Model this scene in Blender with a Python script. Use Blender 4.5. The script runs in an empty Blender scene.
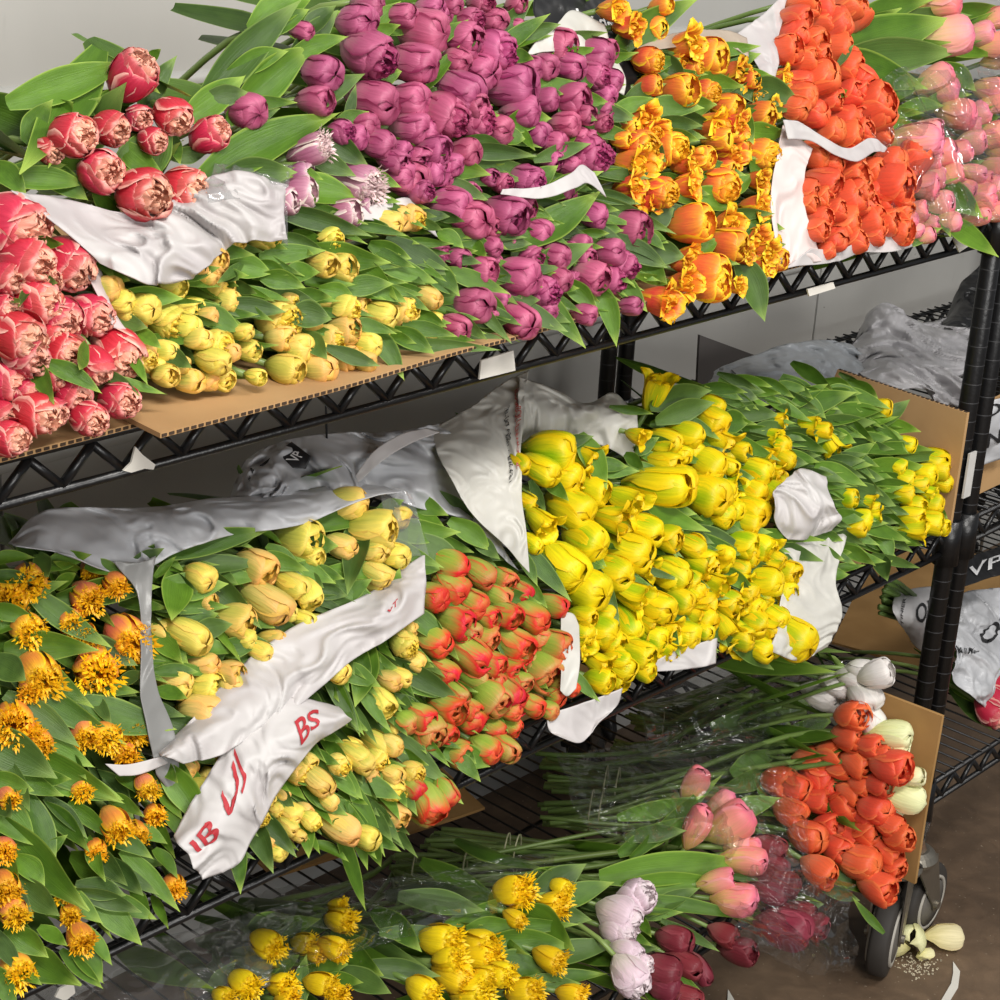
import bpy, bmesh, math, random
import numpy as np
from mathutils import Vector, Matrix, noise
rnd = random.Random(7)
C = bpy.context.scene.collection
PI = math.pi

# ---------------------------------------------------------------- camera
F = 1850.0
def unit(v):
    v = np.array(v, float); return v/np.linalg.norm(v)
_X = unit([1850, 620, F]); _U = -unit([-270, -4715, F]); _U = unit(_U-_X*(_U@_X))
_Y = -np.cross(_U, _X); _Y = _Y if _Y[2] > 0 else -_Y
M = np.stack([_X, _Y, _U], 1)                     # camera axes (right, up, forward) from world axes
CAM = np.array([-2.1173, -1.1104, 1.60])
cd = bpy.data.cameras.new('camera'); cam = bpy.data.objects.new('camera', cd); C.objects.link(cam)
cd.sensor_width = 36; cd.lens = F/1000*36; cd.clip_start = .05
R_, U_, W_ = M.T@[1, 0, 0], M.T@[0, 1, 0], M.T@[0, 0, 1]
cam.matrix_world = Matrix(((R_[0], U_[0], -W_[0], CAM[0]), (R_[1], U_[1], -W_[1], CAM[1]), (R_[2], U_[2], -W_[2], CAM[2]), (0, 0, 0, 1)))
bpy.context.scene.camera = cam

# ---------------------------------------------------------------- light
w = bpy.data.worlds.new('World'); bpy.context.scene.world = w; w.use_nodes = True
w.node_tree.nodes['Background'].inputs[0].default_value = (.92, .95, 1, 1)
w.node_tree.nodes['Background'].inputs[1].default_value = .22
def area(name, loc, target, sx, sy, power, col=(1, 1, 1)):
    l = bpy.data.lights.new(name, 'AREA'); l.shape = 'RECTANGLE'; l.size = sx; l.size_y = sy; l.energy = power; l.color = col
    o = bpy.data.objects.new(name, l); C.objects.link(o); o.location = loc
    o.rotation_euler = (Vector(target)-Vector(loc)).to_track_quat('-Z', 'Y').to_euler()
area('ceiling_light', (-1.8, -1.45, 2.8), (-.7, .1, .8), 1.1, .3, 50, (1, .97, .92))
area('ceiling_light', (.2, -1.5, 2.8), (-.3, .1, .8), 1.1, .3, 32, (1, .97, .93))
area('front_fill_light', (-1.9, -3.4, 1.9), (-.5, .3, .7), 2.0, .8, 62, (1, .98, .95))  # added low front fill, brightens the wall and wraps under the top shelf
vs = bpy.context.scene.view_settings
vs.view_transform = 'Standard'; vs.look = 'None'; vs.gamma = 1; vs.use_curve_mapping = False
vs.exposure = 0.10

# ---------------------------------------------------------------- geometry of the place
def ray(px, py): return M.T@(np.array([px-500, 500-py, F])/F)
def aty(px, py, y): r = ray(px, py); return CAM+r*((y-CAM[1])/r[1])
def atz(px, py, z): r = ray(px, py); return CAM+r*((z-CAM[2])/r[2])
def face(px, py, y0, zs, k):
    r = ray(px, py); t = ((zs-CAM[2])-k*(y0-CAM[1]))/(r[2]-k*r[1]); return CAM+r*t
def depth(P): return float((M@(np.array(P)-CAM))[2])

# ---------------------------------------------------------------- materials
def s2l(c):
    return tuple(((x/255)/12.92 if x/255 <= .04045 else ((x/255+.055)/1.055)**2.4) for x in c)+(1,)
class NT:
    def __init__(s, name):
        s.m = bpy.data.materials.new(name); s.m.use_nodes = True; s.t = s.m.node_tree; s.b = s.t.nodes['Principled BSDF']
    def n(s, kind, **kw):
        nd = s.t.nodes.new(kind)
        for k, v in kw.items(): setattr(nd, k, v)
        return nd
    def l(s, a, b): s.t.links.new(a, b)
    def val(s, x, sock):
        if hasattr(x, 'links'): s.l(x, sock)
        else: sock.default_value = x
    def math(s, op, a, b=0., c=0., clamp=False):
        nd = s.n('ShaderNodeMath', operation=op, use_clamp=clamp)
        s.val(a, nd.inputs[0]); s.val(b, nd.inputs[1]); s.val(c, nd.inputs[2]); return nd.outputs[0]
    def mix(s, f, a, b, mode='MIX'):
        nd = s.n('ShaderNodeMix', data_type='RGBA', blend_type=mode)
        s.val(f, nd.inputs[0]); s.val(a, nd.inputs[6]); s.val(b, nd.inputs[7]); return nd.outputs[2]
    def ramp(s, f, stops):
        nd = s.n('ShaderNodeValToRGB'); e = nd.color_ramp.elements
        e[0].position, e[0].color = stops[0]; e[1].position, e[1].color = stops[-1]
        for p, c in stops[1:-1]:
            x = e.new(p); x.color = c
        s.l(f, nd.inputs[0]); return nd.outputs[0]
    def noise(s, vec, scale, detail=3., dist=0.):
        nd = s.n('ShaderNodeTexNoise'); nd.inputs['Scale'].default_value = scale; nd.inputs['Detail'].default_value = detail; nd.inputs['Distortion'].default_value = dist
        if vec is not None: s.l(vec, nd.inputs['Vector'])
        return nd.outputs[0]
    def smooth(s, v, a, b, lo=0., hi=1.):
        nd = s.n('ShaderNodeMapRange', interpolation_type='SMOOTHSTEP')
        s.val(v, nd.inputs[0])
        for i, x in enumerate((a, b, lo, hi)): nd.inputs[i+1].default_value = x
        return nd.outputs[0]
    def hsv(s, col, val=1., hue=.5, sat=1.):
        nd = s.n('ShaderNodeHueSaturation'); s.val(hue, nd.inputs[0]); s.val(sat, nd.inputs[1]); s.val(val, nd.inputs[2]); s.l(col, nd.inputs[4]); return nd.outputs[0]
    def bump(s, h, st, d=.002):
        nd = s.n('ShaderNodeBump'); nd.inputs['Strength'].default_value = st; nd.inputs['Distance'].default_value = d
        s.l(h, nd.inputs['Height']); s.l(nd.outputs[0], s.b.inputs['Normal'])
    def out(s, col, rough=.5, spec=.5):
        s.val(col, s.b.inputs['Base Color']); s.val(rough, s.b.inputs['Roughness']); s.b.inputs['Specular IOR Level'].default_value = spec
        return s.m
    def translucent(s, col, f):
        tr = s.n('ShaderNodeBsdfTranslucent'); s.l(col, tr.inputs[0]); mx = s.n('ShaderNodeMixShader'); mx.inputs[0].default_value = f
        s.l(s.b.outputs[0], mx.inputs[1]); s.l(tr.outputs[0], mx.inputs[2]); s.l(mx.outputs[0], s.t.nodes['Material Output'].inputs[0])

def petal_mat(name, base, mid, tip, edge, ea=.5, inner=None, flame=None, fa=0., alt=None, var=.12, hv=.02, rough=.42, mp=.42, tp=1.):
    m = NT(name); uv = m.n('ShaderNodeUVMap', uv_map='uv'); sp = m.n('ShaderNodeSeparateXYZ'); m.l(uv.outputs[0], sp.inputs[0])
    u, v = sp.outputs[0], sp.outputs[1]
    rd = m.n('ShaderNodeObjectInfo').outputs['Random']
    a = m.math('ABSOLUTE', m.math('MULTIPLY_ADD', u, 2., -1.))
    cmb = m.n('ShaderNodeCombineXYZ'); m.l(m.math('MULTIPLY', u, 9.), cmb.inputs[0]); m.l(m.math('MULTIPLY', v, .9), cmb.inputs[1]); m.l(m.math('MULTIPLY', rd, 40.), cmb.inputs[2])
    st = m.noise(cmb.outputs[0], 2.2, 4.)
    vj = m.math('ADD', v, m.math('MULTIPLY_ADD', st, .36, -.18))
    col = m.ramp(vj, [(0., s2l(base)), (mp, s2l(mid)), (tp, s2l(tip))])
    if alt:
        col2 = m.ramp(vj, [(0., s2l(alt[0])), (mp, s2l(alt[1])), (tp, s2l(alt[2]))])
        col = m.mix(m.smooth(m.math('FRACT', m.math('MULTIPLY', rd, 7.3)), .35, .8), col, col2)
    if flame:
        fm = m.math('MULTIPLY', m.smooth(m.math('ADD', a, m.math('MULTIPLY_ADD', st, .5, -.25)), .65, .12), m.smooth(v, 1., .45))
        fr = m.math('MULTIPLY', fm, m.math('MULTIPLY_ADD', m.math('FRACT', m.math('MULTIPLY', rd, 13.7)), fa, fa*.45))
        col = m.mix(m.math('MINIMUM', fr, 1.), col, s2l(flame))
    em = m.smooth(m.math('MAXIMUM', m.math('ADD', a, m.math('MULTIPLY_ADD', st, .3, -.15)), m.math('MULTIPLY', v, .97)), .72, 1.0)
    col = m.mix(m.math('MULTIPLY', em, ea), col, s2l(edge))
    if inner:
        at = m.n('ShaderNodeAttribute', attribute_name='lay'); col = m.mix(m.math('MULTIPLY', at.outputs['Fac'], .85), col, s2l(inner))
    g = m.math('MULTIPLY', m.math('MULTIPLY_ADD', st, .45, .78), m.math('MULTIPLY_ADD', rd, var*2, 1-var))
    col = m.hsv(col, g, m.math('MULTIPLY_ADD', m.math('FRACT', m.math('MULTIPLY', rd, 3.1)), hv*2, .5-hv))
    m.bump(st, .5, .0016)
    m.out(col, rough, .35); m.translucent(col, .16)
    return m.m
def leaf_mat(name, c1, c2, tipc):
    m = NT(name); uv = m.n('ShaderNodeUVMap', uv_map='uv'); sp = m.n('ShaderNodeSeparateXYZ'); m.l(uv.outputs[0], sp.inputs[0])
    rd = m.n('ShaderNodeObjectInfo').outputs['Random']
    cmb = m.n('ShaderNodeCombineXYZ'); m.l(m.math('MULTIPLY', sp.outputs[0], 26.), cmb.inputs[0]); m.l(sp.outputs[1], cmb.inputs[1]); m.l(m.math('MULTIPLY', rd, 30.), cmb.inputs[2])
    st = m.noise(cmb.outputs[0], 1.6, 3.)
    c2n = m.n('ShaderNodeCombineXYZ'); m.l(m.math('MULTIPLY', sp.outputs[0], 2.), c2n.inputs[0]); m.l(m.math('MULTIPLY', sp.outputs[1], 4.), c2n.inputs[1]); m.l(m.math('MULTIPLY', rd, 30.), c2n.inputs[2])
    bl = m.noise(c2n.outputs[0], 1.5, 3.)
    col = m.mix(m.math('MULTIPLY_ADD', rd, .5, m.math('MULTIPLY', bl, .6), clamp=True), s2l(c1), s2l(c2))
    col = m.mix(m.smooth(sp.outputs[1], .72, 1.02, 0., .75), col, s2l(tipc))
    ed = m.smooth(m.math('ABSOLUTE', m.math('MULTIPLY_ADD', sp.outputs[0], 2., -1.)), .86, 1.)
    col = m.mix(m.math('MULTIPLY', ed, .45), col, s2l(tipc))
    col = m.hsv(col, m.math('MULTIPLY_ADD', st, .4, .8))
    m.bump(st, .45, .001)
    m.out(col, .42, .36); m.translucent(col, .14)
    return m.m
LEAF = leaf_mat('tulip_leaf', (40, 72, 18), (104, 144, 42), (180, 206, 92))
LEAFB = leaf_mat('bluish_tulip_leaf', (38, 62, 24), (88, 118, 50), (152, 180, 92))
m = NT('tulip_stem'); rd = m.n('ShaderNodeObjectInfo').outputs['Random']
STEM = m.out(m.mix(rd, s2l((96, 124, 58)), s2l((128, 150, 80))), .4)
STEMB = m.m

def flat(name, col, rough=.5, metal=0., ns=0., nscale=20., spec=.5, bump=0., bscale=60., col2=None):
    m = NT(name); tc = m.n('ShaderNodeTexCoord'); c = s2l(col)
    if col2 or ns:
        nz = m.noise(tc.outputs['Object'], nscale, 6., .3)
        c = m.mix(m.smooth(nz, .32, .68), c, s2l(col2)) if col2 else m.hsv(m.mix(0., c, c), m.math('MULTIPLY_ADD', nz, ns*2, 1-ns))
    if bump: m.bump(m.noise(tc.outputs['Object'], bscale, 5.), bump, .003)
    m.b.inputs['Metallic'].default_value = metal
    return m.out(c, rough, spec)
BLACK = flat('black_epoxy', (18, 18, 19), .34, bump=.15, bscale=160)
BLACKP = flat('black_plastic', (24, 24, 25), .4)
RING = flat('worn_groove', (56, 56, 58), .45)
GREYWALL = None
m = NT('painted_panel_wall'); tc = m.n('ShaderNodeTexCoord')
mp = m.n('ShaderNodeMapping'); m.l(tc.outputs['Object'], mp.inputs[0]); mp.inputs['Scale'].default_value = (1, 1, .25)
n1 = m.noise(mp.outputs[0], 3., 5.); n2 = m.noise(tc.outputs['Object'], 60., 2.); n3 = m.noise(mp.outputs[0], 14., 4., .6)
c = m.mix(m.smooth(n1, .3, .7), s2l((178, 177, 172)), s2l((190, 189, 184)))
c = m.mix(m.smooth(n3, .66, .80, 0., .45), c, s2l((116, 110, 100)))
c = m.mix(m.smooth(n2, .76, .80), c, s2l((80, 75, 66)))
GREYWALL = m.out(c, .55)
m = NT('concrete_floor'); tc = m.n('ShaderNodeTexCoord')
n1 = m.noise(tc.outputs['Object'], 2.5, 8., .4); n2 = m.noise(tc.outputs['Object'], 30., 6., .5); n3 = m.noise(tc.outputs['Object'], 150., 2.)
c = m.mix(m.smooth(n1, .3, .7), s2l((92, 74, 58)), s2l((124, 102, 80)))
c = m.mix(m.smooth(n2, .35, .75), m.hsv(m.mix(0., c, c), .72), c)
c = m.mix(m.smooth(n3, .68, .76, 0., .6), c, s2l((176, 160, 138)))
m.bump(n2, .5, .004)
FLOOR = m.out(c, m.math('MULTIPLY_ADD', n1, .5, .3))
CARD = flat('corrugated_cardboard', (182, 146, 102), .8, col2=(168, 132, 90), nscale=9., spec=.2)
CARDD = flat('brown_cardboard', (172, 134, 84), .8, col2=(152, 116, 70), nscale=9., spec=.2)
FLUTE = flat('cardboard_flute', (60, 44, 30), .9)
def paper(name, col, tr=.12, rough=.45, col2=None):
    m = NT(name); tc = m.n('ShaderNodeTexCoord'); n = m.noise(tc.outputs['Object'], 11., 3., .8)
    r1 = m.n('ShaderNodeTexNoise', noise_type='RIDGED_MULTIFRACTAL'); r1.inputs['Scale'].default_value = 7; r1.inputs['Detail'].default_value = 4; r1.inputs['Distortion'].default_value = .7; m.l(tc.outputs['Object'], r1.inputs['Vector'])
    c = m.mix(m.smooth(n, .35, .65), s2l(col), s2l(col2 or col)); m.bump(m.math('ADD', n, m.math('MULTIPLY', r1.outputs[0], .35)), .55, .006)
    m.out(c, rough, .4); m.translucent(c, tr); return m.m
WHITE = paper('white_wrapping_paper', (206, 202, 200), .2, col2=(194, 188, 188))
WHITE2 = paper('lightened_white_paper', (220, 217, 215), .22, col2=(208, 203, 202))  # same white paper, colour lightened to offset the dimmer light on the middle shelf
GREY = paper('grey_plastic_wrap', (214, 215, 218), .2, .32, (188, 189, 192))
SLEEVE = paper('grey_white_sleeve', (222, 220, 212), .22, .4, (204, 202, 194))
DARKG = paper('dark_grey_film', (128, 128, 126), .1, .3)
INKR = flat('red_ink', (176, 44, 52), .6); INKB = flat('black_ink', (28, 28, 30), .6); INKW = flat('white_ink', (225, 225, 225), .6)
INKP = flat('pale_red_ink', (190, 92, 84), .6)
TAPE = flat('white_tape', (222, 218, 208), .5, ns=.1)
RUBBER = flat('rubber_tyre', (52, 48, 44), .7, ns=.25, nscale=30)
STEEL = flat('galvanised_steel', (150, 144, 132), .38, .85, ns=.2, nscale=25, bump=.3)
RUST = flat('rusty_steel', (110, 78, 56), .6, .4, col2=(150, 140, 124), nscale=40)
HUB = flat('grey_wheel_hub', (96, 92, 86), .6, ns=.15)
BAND = flat('pale_rubber_band', (190, 190, 150), .5)
def film(name, tint=(1, 1, 1), dens=.10, gl=.55):
    m = bpy.data.materials.new(name); m.use_nodes = True; t = m.node_tree; t.nodes.clear()
    o = t.nodes.new('ShaderNodeOutputMaterial'); tr = t.nodes.new('ShaderNodeBsdfTransparent'); tr.inputs[0].default_value = (*tint, 1)
    g = t.nodes.new('ShaderNodeBsdfGlossy'); g.inputs['Roughness'].default_value = .12
    d = t.nodes.new('ShaderNodeBsdfDiffuse'); d.inputs[0].default_value = (.8, .8, .8, 1)
    fr = t.nodes.new('ShaderNodeFresnel'); fr.inputs[0].default_value = 1.5
    tc = t.nodes.new('ShaderNodeTexCoord'); nz = t.nodes.new('ShaderNodeTexNoise'); nz.inputs['Scale'].default_value = 10; nz.inputs['Detail'].default_value = 2; nz.inputs['Distortion'].default_value = .8
    bp = t.nodes.new('ShaderNodeBump'); bp.inputs['Strength'].default_value = .9; bp.inputs['Distance'].default_value = .012
    L = t.links.new
    L(tc.outputs['Object'], nz.inputs['Vector']); L(nz.outputs[0], bp.inputs['Height']); L(bp.outputs[0], g.inputs['Normal']); L(bp.outputs[0], fr.inputs['Normal'])
    mm = t.nodes.new('ShaderNodeMath'); mm.operation = 'MULTIPLY'; mm.inputs[1].default_value = gl; L(fr.outputs[0], mm.inputs[0])
    m1 = t.nodes.new('ShaderNodeMixShader'); m1.inputs[0].default_value = dens; L(tr.outputs[0], m1.inputs[1]); L(d.outputs[0], m1.inputs[2])
    m2 = t.nodes.new('ShaderNodeMixShader'); L(mm.outputs[0], m2.inputs[0]); L(m1.outputs[0], m2.inputs[1]); L(g.outputs[0], m2.inputs[2]); L(m2.outputs[0], o.inputs[0])
    return m
FILM = film('clear_cellophane', (.97, .975, .97), .004, .26); FILM2 = film('cloudy_cellophane', (.94, .94, .94), .05, .3)

# ---------------------------------------------------------------- mesh helpers
def mesh_from(name, verts, faces, mat, smooth=True, uvs=None, lay=None):
    me = bpy.data.meshes.new(name); me.from_pydata([tuple(map(float, v)) for v in verts], [], faces)
    if mat: me.materials.append(mat)
    if smooth: me.polygons.foreach_set('use_smooth', [True]*len(me.polygons))
    if uvs is not None:
        ul = me.uv_layers.new(name='uv'); idx = np.zeros(len(me.loops), int); me.loops.foreach_get('vertex_index', idx)
        ul.data.foreach_set('uv', np.array(uvs, float)[idx].ravel())
    if lay is not None:
        at = me.attributes.new('lay', 'FLOAT', 'POINT'); at.data.foreach_set('value', np.array(lay, float))
    me.update(); return me
def link(name, me, parent=None, label=None, cat=None, group=None, kind=None, loc=None):
    o = bpy.data.objects.new(name, me); C.objects.link(o)
    if parent is not None: o.parent = parent
    if loc is not None: o.location = loc
    if label: o['label'] = label
    if cat: o['category'] = cat
    if group: o['group'] = group
    if kind: o['kind'] = kind
    return o
def thing(name, label, cat, loc=(0, 0, 0), group=None): return link(name, None, None, label, cat, group, None, loc)
class MB:
    def __init__(s): s.v = []; s.f = []
    def box(s, c, d, rot=None):
        n = len(s.v); c = np.array(c, float)
        for x in (-.5, .5):
            for y in (-.5, .5):
                for z in (-.5, .5):
                    p = np.array([x*d[0], y*d[1], z*d[2]])
                    if rot is not None: p = np.array(rot@Vector(p))
                    s.v.append(c+p)
        s.f += [tuple(n+i for i in q) for q in ((0, 1, 3, 2), (4, 6, 7, 5), (0, 4, 5, 1), (2, 3, 7, 6), (0, 2, 6, 4), (1, 5, 7, 3))]
    def tube(s, pts, r, seg=8, cap=True, rs=None):
        pts = [np.array(p, float) for p in pts]; n0 = len(s.v); k = len(pts); up = None
        for i, p in enumerate(pts):
            d = unit(pts[min(i+1, k-1)]-pts[max(i-1, 0)])
            if up is None: up = np.array([0, 0, 1.]) if abs(d[2]) < .9 else np.array([1., 0, 0])
            a = unit(np.cross(d, up)); b = np.cross(a, d); up = b
            rr = rs[i] if rs else r
            for j in range(seg):
                t = 2*PI*j/seg; s.v.append(p+rr*(a*math.cos(t)+b*math.sin(t)))
        for i in range(k-1):
            for j in range(seg):
                a = n0+i*seg+j; b = n0+i*seg+(j+1) % seg; s.f.append((a, b, b+seg, a+seg))
        if cap: s.f += [tuple(n0+j for j in range(seg))[::-1], tuple(n0+(k-1)*seg+j for j in range(seg))]
    def lathe(s, prof, axis_p, axis_d, seg=24):     # prof: (radius, along)
        d = unit(axis_d); up = np.array([0, 0, 1.]) if abs(d[2]) < .9 else np.array([1., 0, 0]); a = unit(np.cross(d, up)); b = np.cross(a, d)
        n0 = len(s.v); k = len(prof); P = np.array(axis_p, float)
        for r, h in prof:
            for j in range(seg):
                t = 2*PI*j/seg; s.v.append(P+d*h+r*(a*math.cos(t)+b*math.sin(t)))
        for i in range(k-1):
            for j in range(seg):
                x = n0+i*seg+j; y = n0+i*seg+(j+1) % seg; s.f.append((x, y, y+seg, x+seg))
    def mesh(s, name, mat, smooth=False): return mesh_from(name, s.v, s.f, mat, smooth)

def sweep_mod(o, th):
    md = o.modifiers.new('thickness', 'SOLIDIFY'); md.thickness = th; md.offset = 0

# ---------------------------------------------------------------- structure
m_ = MB(); m_.box((0, 0, -.05), (9, 9, .1)); link('floor', m_.mesh('floor', FLOOR), kind='structure')
YW = .72
m_ = MB()
xs = [-3.2, -1.0, -1.0+.001, .72, .72+.001, 4.2]
for a, b in ((-3.2, -1.003), (-.997, .727), (.733, 2.4), (2.406, 4.4)):
    m_.box(((a+b)/2, YW+.05, 1.5), (b-a, .1, 3.0))
m_.box((.6, YW+.075, 1.5), (7.6, .1, 3.0))
wall = link('wall_back', m_.mesh('wall_back', GREYWALL), kind='structure')
m_ = MB()
for z in (1.235, .80):
    m_.lathe([(0, -3.2), (.011, -3.2), (.011, 4.4), (0, 4.4)], (0, YW+.002, z), (1, 0, 0), 10)
link('trim_1', m_.mesh('trim', GREYWALL, True), kind='structure')

# ---------------------------------------------------------------- shelving units
ZT, ZM, ZB = 1.125, .697, .280           # deck heights (top rod centres)
DROP = .039
def wire_shelf(x0, x1, z, y0=0., y1=.61):
    b = MB(); r = .0042
    for y, s in ((y0, -1), (y1, 1)):
        b.tube([(x0, y, z-.006), (x1, y, z-.006)], r, 8); b.tube([(x0, y, z-DROP-.002), (x1, y, z-DROP-.002)], r, 8)
        n = max(2, int(round((x1-x0)/.0555))); pts = []
        for i in range(2*n+1):
            x = x0+(x1-x0)*i/(2*n); pts.append((x, y, z-.011 if i % 2 else z-DROP+.001))
        for p, q in zip(pts[:-1], pts[1:]): b.tube([p, q], .0040, 6)
    for x in (x0, x1):
        b.tube([(x, y0, z-.006), (x, y1, z-.006)], r, 8); b.tube([(x, y0, z-DROP-.002), (x, y1, z-DROP-.002)], r, 8)
        n = 9; pts = [(x, y0+(y1-y0)*i/(2*n), z-.010 if i % 2 else z-DROP+.003) for i in range(2*n+1)]
        for p, q in zip(pts[:-1], pts[1:]): b.tube([p, q], .0040, 6)
    n = int((x1-x0)/.0255)
    for i in range(1, n): b.tube([(x0+(x1-x0)*i/n, y0-.004, z), (x0+(x1-x0)*i/n, y1+.004, z)], .0017, 5)
    for y in (y0+.15, y0+.305, y0+.46): b.tube([(x0, y, z-.005), (x1, y, z-.005)], .0034, 6)
    for x in (x0, x1):
        for y in (y0, y1):
            b.lathe([(.013, -.052), (.0185, -.052), (.0165, .012), (.013, .012)], (x, y, z-.004), (0, 0, 1), 16)
    return b
def caster_parts(parent, x, y, yaw, ztop, swing=.035):
    # everything in the local frame of the unit; wheel radius .0575
    R = .0605; c, s = math.cos(yaw), math.sin(yaw)
    rt = lambda p: np.array([x+p[0]*c-p[1]*s, y+p[0]*s+p[1]*c, p[2]])
    ax = np.array([-s, c, 0]); cen = rt((swing, 0, R))
    ca = link('caster', None, parent)
    b = MB(); b.lathe([(0, -.016), (.040, -.016), (R-.003, -.014), (R, -.009), (R, .009), (R-.003, .014), (.040, .016), (0, .016)], cen, ax, 40)
    link('wheel', b.mesh('wheel', RUBBER, True), ca)
    b = MB()
    for sg in (-1, 1):
        b.lathe([(0, sg*.0165), (.036, sg*.0165), (.036, sg*.0185), (.012, sg*.021), (0, sg*.021)], cen, ax, 32)
    link('hub', b.mesh('hub', HUB, True), ca)
    b = MB()
    for sg in (-1, 1):
        b.lathe([(.0385, sg*.0160), (.0385, sg*.0185), (.0435, sg*.0185), (.0435, sg*.0145)], cen, ax, 40)
    link('wheel_rim', b.mesh('wheel_rim', flat('pale_ring', (170, 165, 155), .5), True), ca)
    b = MB()
    zt = ztop-.012
    for sg in (-1, 1):       # fork cheeks: tapered plates
        o = sg*.0235; th = .0015
        prof = [(-.030, zt), (.034, zt), (swing+.012, R+.004), (swing+.006, R-.010), (swing-.006, R-.010), (swing-.013, R+.004)]
        n0 = len(b.v)
        for t in (-th, th):
            for p in prof: b.v.append(rt((p[0], o+t, p[1])))
        k = len(prof); b.f += [tuple(n0+i for i in range(k)), tuple(n0+k+i for i in range(k))[::-1]]
        b.f += [(n0+i, n0+(i+1) % k, n0+k+(i+1) % k, n0+k+i) for i in range(k)]
    b.lathe([(0, zt-.002), (.034, zt-.002), (.036, zt+.004), (.030, zt+.012), (.022, zt+.016), (0, zt+.016)], (x, y, 0), (0, 0, 1), 28)
    link('fork', b.mesh('fork', STEEL, False), ca)
    b = MB(); b.lathe([(0, -.029), (.007, -.029), (.007, .029), (0, .029)], cen, ax, 10)
    link('axle_bolt', b.mesh('axle_bolt', STEEL, False), ca)
    b = MB(); b.lathe([(0, ztop), (.020, ztop), (.014, ztop+.012), (.011, ztop+.03), (0, ztop+.03)], (x, y, 0), (0, 0, 1), 20)
    link('stem_plate', b.mesh('stem_plate', RUST, True), ca)
    b = MB(); q = [rt((-.030, 0, zt+.004)), rt((-.055, 0, zt+.008)), rt((-.072, 0, zt-.006)), rt((-.08, 0, zt-.02))]
    b.tube(q, .012, 8, rs=[.013, .015, .013, .006]); b.tube([rt((-.02, -.022, zt)), rt((-.05, -.026, zt+.022)), rt((-.06, -.028, zt+.034))], .005, 6)
    link('brake_lever', b.mesh('brake_lever', BLACKP, True), ca)
def shelving(x0, x1, label, cast):
    t = thing('wire_shelving_unit', label, 'shelving', (x0, 0, 0)); L = x1-x0
    for z in (ZT, ZM, ZB): link('shelf', wire_shelf(0, L, z).mesh('shelf', BLACK, True), t)
    for (x, y) in ((0, 0), (L, 0), (0, .61), (L, .61)):
        ztop = 1.165
        b = MB(); b.lathe([(0, .19), (.0126, .19), (.0126, ztop), (.008, ztop+.006), (0, ztop+.006)], (x, y, 0), (0, 0, 1), 18)
        p = link('post', b.mesh('post', BLACK, True), t)
        g = MB(); k = .21
        while k < ztop-.01:
            g.lathe([(.01262, k), (.01285, k+.0006), (.01262, k+.0012)], (x, y, 0), (0, 0, 1), 18); k += .0254
        link('post_grooves', g.mesh('post_grooves', RING, True), p)
    for (x, y, yaw, sw) in cast: caster_parts(t, x, y, yaw, .172, sw)
    return t
shelving(-1.83, -.002, 'black wire shelving unit on casters loaded with tulips on three decks', ((0, 0, 0, .035), (1.828, .61, .4, .035), (1.828, 0, 3.50, .026), (0, .61, 1, .035)))
shelving(.040, 1.26, 'black wire shelving unit behind the cardboard tray, standing next to the fuller one', ((0, 0, .10, .058), (1.220, .61, .4, .035), (1.220, 0, .3, .035), (0, .61, 1, .035)))

# ---------------------------------------------------------------- sheets
def catmull(P, t):
    n = len(P)-1; x = min(max(t, 0), 1)*n; i = min(int(x), n-1); f = x-i
    p0, p1, p2, p3 = P[max(i-1, 0)], P[i], P[i+1], P[min(i+2, n)]
    if i == 0: p0 = 2*p1-p2
    if i+2 > n: p3 = 2*p2-p1
    return .5*((2*p1)+(-p0+p2)*f+(2*p0-5*p1+4*p2-p3)*f*f+(-p0+3*p1-3*p2+p3)*f**3)
def sheet_fn(rows, amp, seed, fs=1.):
    G = [[np.array(p) for p in r] for r in rows]; Gx = None
    def S(u, v):
        p = catmull([catmull(r, u) for r in G], v)
        q = Vector(p)*9*fs+Vector((seed*7.3, seed*1.7, 0))
        a = noise.noise(q); b = noise.noise(q*2.1+Vector((9, 3, 1))); w1 = Vector((q.x+a*1.2, q.y*1.0, q.z+b)); c_ = 1-abs(noise.noise(w1*1.7+Vector((3, 8, 5))))*2.4; e_ = 1-abs(noise.noise(w1*3.9+Vector((1, 4, 7))))*2.4
        d = M.T@np.array([b*.35, a*.4, -(a*.5+b*.3+(c_-.4)*.42+(e_-.4)*.2)])
        return p+d*amp
    return S
def sheet(name, rows, mat, label, cat, amp=.012, seed=1, nu=44, nv=30, th=.0009, group=None, parent=None, fs=1., kind=None):
    nu, nv = int(nu*1.5), int(nv*1.5); S = sheet_fn(rows, amp, seed, fs); v = [S(i/nu, j/nv) for j in range(nv+1) for i in range(nu+1)]
    f = [(j*(nu+1)+i, j*(nu+1)+i+1, (j+1)*(nu+1)+i+1, (j+1)*(nu+1)+i) for j in range(nv) for i in range(nu)]
    o = link(name, mesh_from(name, v, f, mat), parent, label, cat, group, kind); sweep_mod(o, th)
    return o, S
def P(y, *pts): return [aty(a, b, y) for a, b in pts]           # points of one edge at one depth
def PV(*pts): return [aty(a, b, y) for a, b, y in pts]
def PZ(*pts): return [atz(a, b, z) for a, b, z in pts]
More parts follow.
